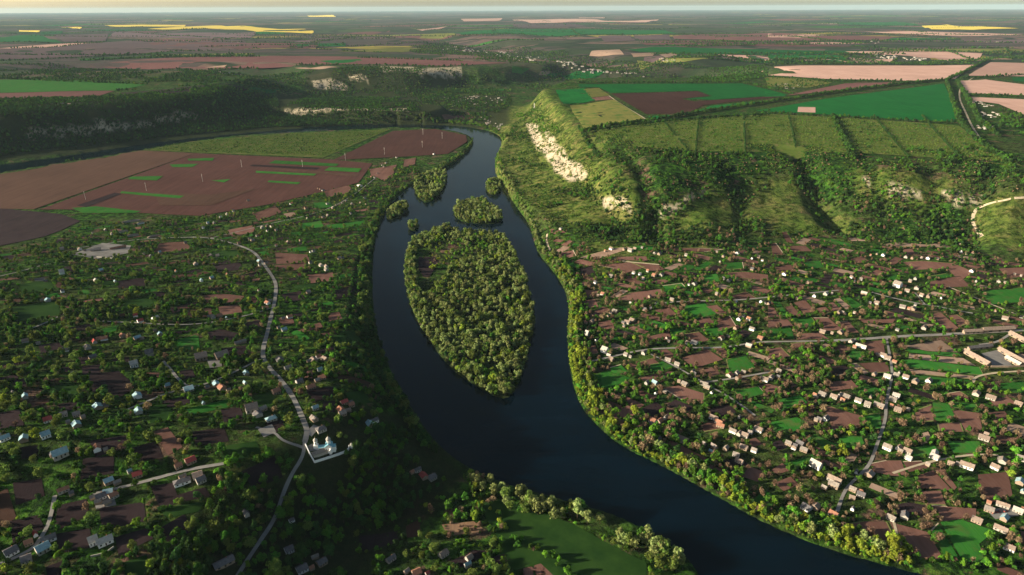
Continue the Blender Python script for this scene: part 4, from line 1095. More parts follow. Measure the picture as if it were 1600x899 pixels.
cw = px([(508, 703)])[0]
cz = float(zlook(*cw)) - .2
ch = bpy.data.objects.new('church', None)
COL.objects.link(ch)
ch.location = (*cw, cz)
ch.rotation_euler = (0, 0, R(8))
ch.scale = (.66, .66, .68)
tag(ch, 'white orthodox church with two domed towers and pale blue roofs inside a white wall', 'church')
mb = MB().box(-8, 2, -3.4, 3.4, -2, 6).box(1, 10, -5.5, 5.5, -2, 8).box(9.5, 14, -3.6, 3.6, -2, 6)
mb.add([(1, -5.5, 8), (10, -5.5, 8), (5.5, -5.5, 11), (1, -5.2, 8), (10, -5.2, 8), (5.5, -5.2, 11)], [(0, 1, 2), (3, 5, 4), (0, 2, 5, 3), (1, 4, 5, 2)])
mb.add([(1, 5.2, 8), (10, 5.2, 8), (5.5, 5.2, 11), (1, 5.5, 8), (10, 5.5, 8), (5.5, 5.5, 11)], [(0, 1, 2), (3, 5, 4), (0, 2, 5, 3), (1, 4, 5, 2)])
body = link('wall', mb.mesh('wall', M['wall_white']), ch)
for x in (-6, -3.5, -1, 3, 5.5, 8):
    y = -3.4 if x < 1 else -5.5
    link('window', MB().box(x - .45, x + .45, y - .06, y - .01, 2.2, 4.8).mesh('window', M['window']), body)
link('door', MB().box(-13.9, -13.84, -.8, .8, 0, 3).mesh('door', M['bark']), body)
mb = MB()
mb.add([(-8.1, -3.8, 5.9), (1, -3.8, 5.9), (1, 0, 8.2), (-8.1, 0, 8.2), (-8.1, 3.8, 5.9), (1, 3.8, 5.9)], [(0, 1, 2, 3), (3, 2, 5, 4)])
mb.add([(.7, -5.8, 7.9), (5.5, -5.8, 11.1), (5.5, 5.8, 11.1), (.7, 5.8, 7.9), (10.3, -5.8, 7.9), (10.3, 5.8, 7.9)], [(0, 1, 2, 3), (1, 4, 5, 2)])
mb.add([(10, -4, 5.9), (14.4, -4, 5.9), (14.4, 4, 5.9), (10, 4, 5.9), (10, 0, 8.4), (13, 0, 8.4)], [(0, 1, 5, 4), (1, 2, 5), (2, 3, 4, 5)])
link('roof', mb.mesh('roof', M['metal']), ch)
tw = link('bell_tower', MB().box(-13.8, -8.1, -2.9, 2.9, -2, 9).box(-13.2, -8.7, -2.3, 2.3, 9.02, 9.6).lathe([(2.3, 9.6), (2.3, 14.2), (2.6, 14.4), (2.6, 14.7)], -10.95, 0, 8).mesh('bell_tower', M['wall_white']), ch)
for k in range(4):
    a = k * math.pi / 2 - math.pi / 2
    x, y = -10.95 + 2.22 * math.cos(a), 2.22 * math.sin(a)
    link('belfry_opening', MB().box(x - .55, x + .55, y - .12, y + .12, 10.6, 13.2).mesh('belfry_opening', M['window']) if k % 2 == 0 else MB().box(x - .12, x + .12, y - .55, y + .55, 10.6, 13.2).mesh('belfry_opening', M['window']), tw)
link('dome', MB().lathe([(2.3, 14.72), (2.9, 15.6), (2.8, 16.6), (1.9, 17.7), (.7, 18.7), (.2, 19.8)], -10.95, 0, 16).mesh('dome', M['white']), tw)
link('cross', MB().box(-11.03, -10.87, -.08, .08, 19.7, 22).box(-11.02, -10.88, -.6, .6, 21.0, 21.2).mesh('cross', M['gold']), tw)
dr = link('drum', MB().lathe([(2.6, 9.2), (2.6, 14.0), (2.9, 14.2), (2.9, 14.5)], 5.5, 0, 12).mesh('drum', M['wall_white']), ch)
link('dome', MB().lathe([(2.6, 14.52), (3.2, 15.5), (3.1, 16.6), (2.1, 17.9), (.8, 19.0), (.2, 20.2)], 5.5, 0, 16).mesh('dome', M['white']), dr)
link('cross', MB().box(5.42, 5.58, -.08, .08, 20.1, 22.4).box(5.43, 5.57, -.6, .6, 21.4, 21.6).mesh('cross', M['gold']), dr)
link('porch', MB().box(6.4, 9.4, -8.4, -5.55, -2, 3.6).add([(6.1, -8.7, 3.65), (9.7, -8.7, 3.65), (7.9, -8.7, 5.2), (6.1, -5.55, 3.65), (9.7, -5.55, 3.65), (7.9, -5.55, 5.2)], [(0, 1, 2), (0, 2, 5, 3), (1, 4, 5, 2), (0, 3, 4, 1)]).mesh('porch', M['wall_white']), ch)
occ_poly(px([(478, 690), (530, 690), (545, 700), (543, 707), (491, 724), (478, 700)]), 3)
TREE_BLOCK.append((cw, 16)); TREE_BLOCK.extend([(cw + np.array(d_), r_) for d_, r_ in (((-20, -3), 12), ((-36, -6), 13), ((-54, -9), 13), ((-72, -12), 12))]); TREE_BLOCK.append((cw * .97, 14)); TREE_BLOCK.append((cw * .94, 9))
house(504, 708.5, 'grey', 17, 4.5, 2.6, axis((495, 711), (513, 707)), False, 'wall', 'shed', False, 'long grey shed on the grass inside the white church wall')
house(502, 673, 'slate', 8, 6, 2.6, AX_L, True, 'wall', 'house', True, 'dark hipped house directly behind the white church')
gp = px([(549.5, 699.5)])[0]
g0 = float(zlook(*gp))
gk = bpy.data.objects.new('wayside_shrine', None)
COL.objects.link(gk)
gk.location = (*gp, g0)
tag(gk, 'small white domed shrine at the end of the church wall', 'shrine')
link('wall', MB().box(-1, 1, -1, 1, -.5, 3).mesh('wall', M['wall_white']), gk)
link('dome', MB().lathe([(1.3, 3.01), (1.2, 3.6), (.7, 4.3), (.15, 4.8)], 0, 0, 10).mesh('dome', M['white']), gk)
mp = px([(835, 169)])[0]
mo = bpy.data.objects.new('hilltop_monument', None)
COL.objects.link(mo)
mo.location = (*mp, float(zlook(*mp)))
tag(mo, 'pale stone pillar monument standing on top of the limestone headland', 'monument')
link('plinth', MB().box(-2.5, 2.5, -2.5, 2.5, -.5, 2.5).mesh('plinth', M['pole']), mo)
link('pillar', MB().lathe([(1.5, 2.51), (1.2, 12), (.9, 17), (.1, 18.5)], 0, 0, 8).mesh('pillar', M['pole']), mo)

pole_shaft = MB().lathe([(.32, -.5), (.2, 21)], 0, 0, 6).mesh('shaft', M['pole'])
pole_arm = MB().box(-2.6, 2.6, -.11, .11, 17, 17.25).box(-2, 2, -.11, .11, 19.3, 19.5).mesh('crossarm', M['pole'])
ins = MB().lathe([(.12, 16.2), (.12, 17.0)], -2.4, 0, 5).lathe([(.12, 16.2), (.12, 17.0)], 2.4, 0, 5).mesh('insulator', M['window'])
prev = []
for k, (u, v, lab) in enumerate(((134, 313, 'nearest pale pylon on the reddish field by the dark plot'), (229, 299, 'pale pylon by the long bright green strip on the reddish field'), (317, 285, 'pale pylon midway across the reddish field'), (378, 262, 'pale pylon near the far edge of the reddish field'),
                                 (473, 262, 'pale pylon on the green strip near the orchard'), (540, 251, 'pale pylon where orchard and reddish field meet'), (601, 242, 'pale pylon on the near edge of the rounded brown field'), (660, 231, 'pale pylon near the river side of the rounded brown field'),
                                 (691, 217, 'farthest pale pylon on the rounded brown field'), (661, 211, 'pale pylon at the top edge of the rounded brown field'))):
    w = px([(u, v)])[0]
    o = bpy.data.objects.new('power_pylon', None)
    COL.objects.link(o)
    o.location = (*w, float(zlook(*w)))
    o.rotation_euler = (0, 0, R(-50))
    tag(o, lab, 'pylon', 'power pylons across the fields')
    link('shaft', pole_shaft, o)
    link('insulator', ins, link('crossarm', pole_arm, o))

car_body = MB().add([(-2.1, -.85, .35), (2.1, -.85, .35), (2.1, .85, .35), (-2.1, .85, .35), (-2.1, -.85, .9), (2.1, -.85, .85), (2.1, .85, .85), (-2.1, .85, .9)],
                    [(0, 3, 2, 1), (4, 5, 6, 7), (0, 1, 5, 4), (1, 2, 6, 5), (2, 3, 7, 6), (3, 0, 4, 7)]).mesh('body', M['redroof'])
car_cab = MB().add([(-1.6, -.78, .91), (1.0, -.78, .88), (1.0, .78, .88), (-1.6, .78, .91), (-1.2, -.65, 1.45), (.4, -.65, 1.45), (.4, .65, 1.45), (-1.2, .65, 1.45)],
                   [(4, 5, 6, 7), (0, 1, 5, 4), (1, 2, 6, 5), (2, 3, 7, 6), (3, 0, 4, 7)]).mesh('cabin', M['window'])
def wheel_mesh(x, y):
    n = 10
    v = [(x + .33 * math.cos(6.2832 * k / n), y + s, .33 + .33 * math.sin(6.2832 * k / n)) for s in (-.1, .1) for k in range(n)]
    return MB().add(v, [(k, (k + 1) % n, n + (k + 1) % n, n + k) for k in range(n)] + [tuple(range(n))[::-1], tuple(range(n, 2 * n))]).mesh('wheel', M['slate'])
wheels = [wheel_mesh(x, y) for x in (-1.3, 1.3) for y in (-.8, .8)]
for u, v, a, lab in ((1552, 802, .4, 'red car parked at the near left of the paved yard'), (1560, 801, .5, 'red car in the middle of the paved yard'), (1571, 800, .3, 'red car at the right side of the paved yard')):
    w = px([(u, v)])[0]
    o = bpy.data.objects.new('parked_car', None)
    COL.objects.link(o)
    o.location = (*w, float(zlook(*w)) + .36)
    o.rotation_euler = (0, 0, a)
    tag(o, lab, 'car', 'red cars in the yard')
    link('body', car_body, o)
    link('cabin', car_cab, o)
    for wm in wheels: link('wheel', wm, o)

# far village in the side valley: several hundred tiny houses reading as one cluster
fv_v, fv_f, fv_m = [], [], []
def far_house(w, L, Wq, H, a, mi):
    c, s = math.cos(a), math.sin(a)
    z = float(zlook(*w)) - 1
    n = len(fv_v)
    for x, y, h in ((-1, -1, 0), (1, -1, 0), (1, 1, 0), (-1, 1, 0), (-1, -1, H), (1, -1, H), (1, 1, H), (-1, 1, H), (-1, 0, H * 1.8), (1, 0, H * 1.8)):
        X, Y = x * L / 2, y * Wq / 2
        fv_v.append((w[0] + c * X - s * Y, w[1] + s * X + c * Y, z + h))
    for f, m in (((0, 1, 5, 4), 0), ((2, 3, 7, 6), 0), ((1, 2, 6, 9, 5), 0), ((3, 0, 4, 8, 7), 0), ((4, 5, 9, 8), mi), ((6, 7, 8, 9), mi)):
        fv_f.append(tuple(n + i for i in f)); fv_m.append(m)
fr = random.Random(3)
for poly, n in (([(745, 76), (800, 80), (850, 92), (830, 98), (770, 90)], 90), ([(850, 93), (900, 102), (990, 112), (1010, 121), (950, 118), (880, 108)], 110), ([(650, 70), (745, 77), (760, 86), (700, 80)], 50), ([(690, 150), (780, 150), (790, 165), (700, 168)], 60),
                ([(1365, 86), (1450, 92), (1440, 96), (1370, 93)], 40), ([(1205, 130), (1265, 133), (1255, 140), (1210, 138)], 14), ([(1515, 157), (1565, 164), (1540, 167), (1515, 162)], 14), ([(1520, 172), (1570, 178), (1560, 188), (1525, 180)], 16),
                ([(1525, 196), (1562, 198), (1545, 203), (1530, 202)], 8), ([(60, 154), (145, 152), (130, 165), (65, 163)], 26), ([(1030, 93), (1062, 94), (1055, 97), (1035, 97)], 8), ([(752, 183), (785, 195), (780, 204), (762, 198)], 20), ([(338, 113), (395, 114), (390, 118), (342, 117)], 14),
                ([(345, 64), (378, 65), (370, 69)], 6), ([(1360, 62), (1375, 66), (1365, 70)], 4), ([(1525, 64), (1560, 66), (1550, 68)], 6), ([(1022, 18), (1042, 19), (1035, 20.5)], 6)):
    P_ = px(poly)
    lo, hi = P_.min(0), P_.max(0)
    k = 0
    for _ in range(n * 60):
        w = np.array([fr.uniform(lo[0], hi[0]), fr.uniform(lo[1], hi[1])])
        if inside(np.array([w[0]]), np.array([w[1]]), P_)[0]:
            kf = .6 if np.hypot(*w) < 3700 else 1
            far_house(w, kf * fr.uniform(9, 20), kf * fr.uniform(7, 10), kf * fr.uniform(3, 4), fr.uniform(-.4, .4) + fr.choice([0, 1.57]), fr.choice([1, 1, 2, 3]))
            k += 1
            if k >= n: break
me = bpy.data.meshes.new('distant_village')
me.from_pydata(fv_v, [], fv_f)
for m in ('wall', 'grey', 'pinkroof', 'white'): me.materials.append(M[m])
me.polygons.foreach_set('material_index', np.array(fv_m, np.int32))
me.update()
tag(link('distant_village', me), 'tiny pale houses of the distant villages scattered through the far valley', 'distant houses', None, 'stuff')
# ------------------------------------------------------------------ tree shapes
def crown_mesh(name, seed, mat, H=9.0, base=1.8, rad=3.7, nb=13, nq=300, qs=.62, core=True, narrow=0.0, twigs=0):
    g = np.random.default_rng(seed)
    cz, hz = (H + base) / 2, (H - base) / 2
    P, n = [], 0
    cen, rb = [], []
    for k in range(nb):
        d = g.normal(size=3); d /= np.linalg.norm(d)
        q = g.uniform(.45, .95)
        c = d * q * np.array([rad, rad, hz])
        if c[2] < -hz * .55: c[2] *= .5
        top = (c[2] + hz) / (2 * hz)
        c[:2] *= (1 - narrow * max(0, top - .3)) * (.8 + .2 * math.sin(math.pi * min(1, top + .25)))
        cen.append(c + np.array([0, 0, cz])); rb.append(g.uniform(.22, .46) * min(rad, hz) * (1.0 - .25 * narrow))
    cen.append(np.array([0, 0, cz])); rb.append(.55 * min(rad, hz))
    cen, rb = np.array(cen), np.array(rb)
    bi = g.choice(len(cen), nq, p=rb ** 2 / (rb ** 2).sum())
    d = g.normal(size=(nq, 3)); d[:, 2] += .25; d /= np.linalg.norm(d, axis=1)[:, None]
    p = cen[bi] + d * (rb[bi] * g.uniform(.8, 1.12, nq))[:, None]
    nr = d + g.normal(size=(nq, 3)) * .38; nr /= np.linalg.norm(nr, axis=1)[:, None]
    t = np.cross(nr, g.normal(size=(nq, 3))); t /= np.linalg.norm(t, axis=1)[:, None]
    b = np.cross(nr, t)
    s = qs * g.uniform(.6, 1.35, nq)[:, None]
    v = np.stack([p - t * s - b * s * .7, p + t * s - b * s * .6, p + t * s * .8 + b * s * .8, p - t * s * .9 + b * s * .6], 1).reshape(-1, 3)
    f = np.arange(nq * 4).reshape(-1, 4)
    if core:  # inner foliage so that a crown shades what is behind it
        nu, nvv = 7, 5
        cv = []
        for i in range(nvv):
            th = math.pi * (i + .5) / nvv
            for j in range(nu):
                ph = 2 * math.pi * j / nu
                k = g.uniform(.42, .66)
                cv.append((rad * k * math.sin(th) * math.cos(ph), rad * k * math.sin(th) * math.sin(ph), cz + hz * k * 1.05 * math.cos(th)))
        o = len(v)
        v = np.concatenate([v, np.array(cv)])
        f = np.concatenate([f, np.array([(o + i * nu + j, o + (i + 1) * nu + j, o + (i + 1) * nu + (j + 1) % nu, o + i * nu + (j + 1) % nu) for i in range(nvv - 1) for j in range(nu)])])
    if twigs:
        tv = []
        for k in range(twigs):
            a = np.array([g.normal() * .15, g.normal() * .15, g.uniform(base * .7, cz)])
            d = g.normal(size=3); d[2] = abs(d[2]) * .9 + .1; d /= np.linalg.norm(d)
            e = np.array([0, 0, cz]) + d * np.array([rad, rad, hz]) * g.uniform(.7, 1.05)
            sd = np.cross(e - a, g.normal(size=3)); sd /= np.linalg.norm(sd)
            tv += [a - sd * .09, a + sd * .09, e + sd * .035, e - sd * .035]
        o = len(v)
        v = np.concatenate([v, np.array(tv)])
        f = np.concatenate([f, o + np.arange(twigs * 4).reshape(-1, 4)])
    return v, f


def trunk_geo(H=9.0, base=1.8, r=.28):
    mb = MB().lathe([(r * 1.4, -.6), (r, .6), (r * .75, base + .8), (r * .25, H * .62)], 0, 0, 6)
    for k in range(4):
        a = k * 1.7 + .4
        x, y = math.cos(a), math.sin(a)
        z0, z1 = base + .3 + k * .4, H * .58 + k * .3
        w = r * .35
        mb.add([(x * r * .4 - y * w, y * r * .4 + x * w, z0), (x * r * .4 + y * w, y * r * .4 - x * w, z0), (x * H * .2, y * H * .2, z1)], [(0, 1, 2)])
        mb.add([(x * r * .4, y * r * .4, z0 - w), (x * r * .4, y * r * .4, z0 + w), (x * H * .2, y * H * .2, z1)], [(0, 1, 2)])
    return mb


VAR = {}   # name -> dict(crown mesh, trunk mesh, joined prototype)
def variant(key, seed, leaf, word, **kw):
    H, base = kw.get('H', 9.0), kw.get('base', 1.8)
    v, f = crown_mesh(key, seed, None, **kw)
    cm = mesh_np('crown', v, f, LEAF[leaf])
    tb = trunk_geo(H, base, kw.get('tr', .28)) if False else trunk_geo(H, base)
    tm = tb.mesh('trunk', M['bark'])
    jm = bpy.data.meshes.new('woodland_tree')
    nvv = len(v)
    jm.from_pydata([tuple(p) for p in v] + tb.v, [], [tuple(q) for q in f] + [tuple(nvv + i for i in q) for q in tb.f])
    jm.materials.append(LEAF[leaf]); jm.materials.append(M['bark'])
    mi = np.zeros(len(jm.polygons), np.int32); mi[len(f):] = 1
    jm.polygons.foreach_set('material_index', mi)
    jm.update()
    VAR[key] = dict(crown=cm, trunk=tm, proto=bpy.data.objects.new('woodland_tree', jm), word=word, H=H, i=len(VAR))


for i, (lf, wd) in enumerate((('bright', 'bright green'), ('mid', 'mid green'), ('deep', 'dark green'), ('golden', 'yellow-green'))):
    variant('leafy_' + lf, 10 + i, lf, wd, nb=12 + i)
    variant('leafy_%s_tall' % lf, 30 + i, lf, wd, H=11.5, rad=3.6, nb=16, nq=340)
variant('bare_a', 50, 'bare', 'brown', nq=210, qs=.44, core=False, twigs=90, nb=18)
variant('bare_b', 51, 'bare', 'brown', H=11, rad=4.3, nq=240, qs=.46, core=False, twigs=110, nb=20)
variant('willow_a', 60, 'silver', 'silvery', H=11, rad=4.4, nb=20, nq=420, qs=.6)
variant('willow_b', 61, 'olive', 'olive', H=11.5, rad=4.6, nb=20, nq=420, qs=.6)
variant('willow_c', 62, 'silver', 'silvery', H=13, rad=4.2, nb=18, nq=420, qs=.6)
variant('willow_d', 63, 'golden', 'yellow-green', H=10, rad=4.2, nb=16, nq=380, qs=.6)
variant('poplar', 70, 'mid', 'slim green', H=17, base=1.2, rad=1.7, nb=22, nq=330, qs=.6, narrow=.7)
variant('bush_mid', 80, 'mid', 'green', H=3.2, base=.1, rad=2.0, nb=7, nq=80, qs=.55)
variant('bush_deep', 81, 'deep', 'green', H=4.2, base=.1, rad=2.3, nb=8, nq=90, qs=.6)
variant('bush_olive', 82, 'olive', 'green', H=3.0, base=.1, rad=1.9, nb=7, nq=80, qs=.5)
variant('bush_bare', 83, 'bare', 'brown', H=3.6, base=.1, rad=2.0, nb=8, nq=80, qs=.45)
variant('far_mid', 90, 'mid', 'green', H=10, base=1, rad=5, nb=10, nq=70, qs=1.5)
variant('far_deep', 91, 'deep', 'green', H=11, base=1, rad=5.2, nb=10, nq=70, qs=1.5)
variant('far_olive', 92, 'olive', 'green', H=9, base=1, rad=5, nb=10, nq=70, qs=1.5)
VKEYS = list(VAR)

# ------------------------------------------------------------------ narrow garden plots between the larger ones
pr = random.Random(21)
LEFTV = [(0, 392), (70, 378), (130, 350), (310, 340), (420, 322), (480, 308), (560, 288), (610, 262), (660, 262), (606, 318), (585, 360), (575, 450), (570, 520), (590, 590), (620, 640), (560, 690), (480, 690), (430, 790), (380, 890), (330, 960), (-120, 960), (-160, 420)]
RIGHTV = [(850, 355), (930, 392), (1000, 380), (1150, 385), (1250, 368), (1330, 372), (1400, 380), (1540, 400), (1660, 420), (1760, 930), (1430, 890), (1300, 850), (1120, 765), (960, 680), (915, 630), (902, 580), (900, 480), (880, 430), (850, 395)]
for poly, ang, want, mats in ((RIGHTV, AX_R, 260, ('brown', 'brown', 'brown', 'grass', 'grass', 'pale', 'dark')), (LEFTV, AX_L, 210, ('dark', 'dark', 'brown', 'meadow', 'grass', 'dark', 'tan'))):
    w = px(poly)
    lo, hi = w.min(0), w.max(0)
    k = 0
    for _ in range(6000):
        c = np.array([pr.uniform(lo[0], hi[0]), pr.uniform(lo[1], hi[1])])
        a, b = pr.uniform(8, 20), pr.uniform(3.5, 8)
        th = ang + pr.gauss(0, .07) + (math.pi / 2 if pr.random() < .25 else 0)
        cs, sn = math.cos(th), math.sin(th)
        q = np.array([(c[0] + cs * x - sn * y, c[1] + sn * x + cs * y) for x, y in ((-a + pr.uniform(-2, 2), -b), (a, -b + pr.uniform(-1, 1)), (a + pr.uniform(-2, 2), b), (-a, b))])
        if not inside(q[:, 0], q[:, 1], w).all(): continue
        tt = np.linspace(-1, 1, 7)
        X, Y = np.meshgrid(tt * (a + 1), tt * (b + 1))
        if occ_at(c[0] + cs * X - sn * Y, c[1] + sn * X + cs * Y).any(): continue
        if zlook(q[:, 0], q[:, 1]).min() < 1.5: continue
        m = pr.choice(mats)
        drape(KINDNAME[m], q, M[m], .2, 'narrow ' + WHAT[m] + ' beside ' + near(c))
        occ_poly(q, 1, -.6)
        EDGES.append(q)
        k += 1
        if k >= want: break

# ------------------------------------------------------------------ where trees grow
PT = {k: [] for k in ('x', 'y', 'v', 's', 'g')}


def put(x, y, mix, smin, smax, grp, keep_occ=True, gap=True):
    x, y = np.asarray(x, float), np.asarray(y, float)
    if not len(x): return
    z = zlook(x, y)
    ok = z > .35
    if keep_occ: ok &= occ_at(x, y) == 0
    if gap:
        for c, r in TREE_BLOCK:
            ok &= (x - c[0]) ** 2 + (y - c[1]) ** 2 > r * r
    x, y = x[ok], y[ok]
    ks = [VKEYS.index(k) for k in mix]
    p = np.array(list(mix.values()), float); p /= p.sum()
    thin = grp == 'village'
    if thin:
        far_v = sm((np.hypot(x, y) - 820) / 420)
        kk = RNG.random(len(x)) > .25 * far_v
        x, y, far_v = x[kk], y[kk], far_v[kk]
    # neighbouring trees tend to be of one kind
    nz = vnoise(x / 34 + 5, y / 34, 200 + len(mix)) * .55 + RNG.random(len(x)) * .45
    cum = np.cumsum(p)
    nz = (np.argsort(np.argsort(nz)) + .5) / max(1, len(nz))
    vi = np.array(ks)[np.clip(np.searchsorted(cum, nz), 0, len(ks) - 1)]
    clus = .72 + .62 * fbm(x / 17, y / 17, 77, 2) if grp in ('isle', 'bank', 'bluff', 'meadow', 'cliff', 'village') else 1.0
    PT['x'].append(x); PT['y'].append(y); PT['v'].append(vi); PT['s'].append(RNG.uniform(smin, smax, len(x)) * (.8 + .4 * RNG.random(len(x)) ** 2) * clus * ((.86 - .22 * far_v) if thin else 1)); PT['g'] += [grp] * len(x)


def scatter(poly, dens, mix, smin, smax, grp, clump=None, keep_occ=True, world=False, cond=None, mind=0.0):
    w = np.asarray(poly, float) if world else px(poly)
    lo, hi = w.min(0), w.max(0)
    if mind:   # jittered grid: even stocking for closed woodland
        X, Y = np.meshgrid(np.arange(lo[0], hi[0], mind), np.arange(lo[1], hi[1], mind))
        x, y = (X + RNG.uniform(-.48, .48, X.shape) * mind).ravel(), (Y + RNG.uniform(-.48, .48, X.shape) * mind).ravel()
    else:
        n = int((hi[0] - lo[0]) * (hi[1] - lo[1]) * dens)
        x, y = RNG.uniform(lo[0], hi[0], n), RNG.uniform(lo[1], hi[1], n)
    k = inside(x, y, w)
    x, y = x[k], y[k]
    if clump:
        sc, th = clump
        k = fbm(x / sc, y / sc, 300 + int(sc), 3) > th
        x, y = x[k], y[k]
    if cond is not None and len(x):
        k = cond(x, y)
        x, y = x[k], y[k]
    put(x, y, mix, smin, smax, grp, keep_occ)


def along(pts, step, jit, mix, smin, smax, grp, world=False, gapn=None, keep_occ=False, rows=1, rowgap=4):
    w = np.asarray(pts, float) if world else px(pts)
    d = np.concatenate([[0], np.cumsum(np.hypot(*np.diff(w, axis=0).T))])
    for r in range(rows):
        t = np.arange(0, d[-1], step) + RNG.uniform(-.4, .4, max(0, len(np.arange(0, d[-1], step)))) * step
        x = np.interp(t, d, w[:, 0]) + RNG.normal(0, jit, len(t))
        y = np.interp(t, d, w[:, 1]) + RNG.normal(0, jit, len(t)) + (r - (rows - 1) / 2) * rowgap
        if gapn:
            k = vnoise(t / gapn[0], t * 0 + w[0, 0], 9) > gapn[1]
            x, y = x[k], y[k]
        put(x, y, mix, smin, smax, grp, keep_occ)


WILLOW = {'willow_a': 3, 'leafy_mid': .7, 'willow_b': 3, 'leafy_deep': .5, 'willow_c': 2, 'willow_d': .9, 'leafy_bright': .5}
VILL_R = {'leafy_bright': 1.6, 'leafy_mid': 2.6, 'leafy_deep': 1, 'bare_a': 2.0, 'bare_b': 1.4, 'leafy_mid_tall': .6, 'bush_mid': 1.4, 'leafy_golden': .3}
VILL_L = {'leafy_mid': 3, 'leafy_bright': 1.3, 'leafy_deep': 2, 'bare_a': .7, 'willow_b': 1.6, 'leafy_deep_tall': .6, 'bush_mid': 1.6, 'leafy_golden': .5}
WOODS = {'leafy_deep': 3, 'leafy_deep_tall': 2.2, 'leafy_mid': 2.2, 'leafy_mid_tall': 1.2, 'willow_b': .5, 'leafy_bright': .4}
FARW = {'far_deep': 3, 'far_mid': 2, 'far_olive': .8}

# islands
CLEARING = px([(652, 388), (700, 376), (768, 380), (762, 400), (708, 412), (692, 440), (668, 462), (652, 452), (648, 410)])
scatter(ISL[0], 0, WILLOW, .42, .92, 'isle', None, False, True, lambda x, y: (~inside(x, y, CLEARING) | (RNG.random(len(x)) < .05)) & (fbm(x / 13, y / 13, 610, 2) > .30), mind=5.6)
scatter([(660, 384), (765, 378), (755, 396), (672, 425)], .012, {'leafy_bright': 2, 'leafy_golden': 1, 'bush_mid': 2, 'bush_bare': 1}, .5, .85, 'isle', None, False)
scatter([(715, 376), (765, 375), (760, 388), (720, 390)], .02, {'leafy_bright': 2, 'leafy_mid': 1}, .5, .8, 'isle', None, False)
for k in range(1, 6):
    cc = None
    if k in (2, 3):
        ctr = ISL[k].mean(0)
        rad = np.hypot(*(ISL[k] - ctr).T).min() * .5
        cc = lambda x, y, c=ctr, r=rad: (np.hypot(x - c[0], y - c[1]) > r) | (RNG.random(len(x)) < .15)
    scatter(ISL[k], 0, WILLOW, .5, 1.0, 'isle', None, False, True, cc, mind=6.2)
isl_edge = np.concatenate(ISL)
for p in ISL: along(np.concatenate([p, p[:1]]), 5, 1.5, {'willow_a': 2, 'willow_b': 2, 'bush_olive': 1.5, 'willow_d': .6}, .5, .85, 'isle', True)

# both banks
bank_r = smooth_line(flat([(775, 235), (772, 262), (788, 292), (804, 320), (826, 350), (834, 375), (842, 398), (862, 420), (882, 450), (890, 480), (887, 520), (888, 550), (893, 592), (907, 635), (932, 664), (970, 697), (1040, 730), (1120, 775), (1200, 820), (1300, 860), (1420, 892)], 0), 2)
g_ = np.gradient(bank_r, axis=0); g_ /= np.hypot(*g_.T)[:, None]
nrm_ = np.stack([-g_[:, 1], g_[:, 0]], -1)
nrm_ *= np.sign(nrm_[:, 0:1] + 1e-9)
nb = len(bank_r)
i0 = int(nb * .33)
BRIGHTB = {'willow_d': 2.2, 'leafy_golden': 2, 'leafy_bright': 2, 'willow_a': 1, 'bush_olive': 1, 'leafy_mid': .6}
for off, st, s0, s1 in ((1.5, 3.2, .25, .5), (3.5, 4, .35, .6), (6, 4.5, .6, .95), (11, 5, .7, 1.1), (17, 5.5, .7, 1.1), (24, 7, .6, 1.05)):
    along(bank_r[i0:] + nrm_[i0:] * off, st, 1.6, BRIGHTB if off < 20 else {'leafy_bright': 2, 'leafy_mid': 2, 'bare_a': 1.2, 'leafy_golden': 1}, s0, s1, 'bank', True, (22, .2) if off > 8 else (15, .05))
along(bank_r[int(nb * .15):i0] + nrm_[int(nb * .15):i0] * 5, 5.5, 1.6, {'willow_a': 2, 'willow_b': 1, 'leafy_mid': 1}, .5, .85, 'bank', True, (25, .3))
for o_, st_ in ((2.5, 4), (7, 5), (14, 7)):
    along(bank_r[:i0] + nrm_[:i0] * o_, st_, 2, {'leafy_bright': 1.4, 'bush_olive': 2, 'leafy_mid': 1, 'bush_mid': 2, 'willow_a': .8}, .35, .75, 'bank', True, (25, .28))
scatter([(912, 640), (960, 625), (1010, 650), (1090, 700), (1190, 760), (1310, 820), (1330, 860), (1200, 812), (1120, 768), (1040, 725), (970, 690), (932, 660)], .022, {'leafy_bright': 2, 'leafy_mid': 2.5, 'leafy_golden': .8, 'bare_a': 1.3, 'leafy_deep': .8}, .6, 1.1, 'bank', (26, .38))
bank_l = smooth_line(flat([(738, 232), (706, 259), (680, 272), (650, 288), (606, 325), (586, 372), (580, 400), (578, 450), (582, 500), (590, 540), (602, 570), (618, 605), (640, 642), (664, 682), (694, 714)], 3), 2)
for off, st in ((4, 5.5), (9, 6), (15, 7)):
    along(bank_l + np.array([-off, off * .2]), st, 1.5, {'leafy_deep': 2, 'leafy_mid': 2, 'willow_b': 1.2, 'leafy_deep_tall': .6}, .55, .95, 'bank', True, (30, .25))
scatter([(560, 470), (578, 470), (606, 570), (640, 640), (690, 715), (640, 665), (590, 590), (565, 540)], .018, WOODS, .5, .85, 'bank')
along([(0, 268), (60, 260), (110, 252), (200, 236), (330, 214), (450, 204), (560, 198), (640, 196)], 7, 2.5, {'leafy_bright': 1, 'leafy_mid': 2, 'poplar': .35, 'willow_b': 1}, .6, .95, 'bank')
along([(640, 199), (700, 201), (735, 208), (742, 219), (730, 236)], 6, 2, {'leafy_mid': 2, 'leafy_deep': 1, 'willow_b': 1}, .6, .9, 'bank')
along([(650, 190), (700, 192), (745, 196), (772, 203), (792, 214)], 5, 4, {'leafy_mid': 2, 'willow_b': 1, 'leafy_bright': 1}, .7, 1.1, 'bank', rows=2, rowgap=10)

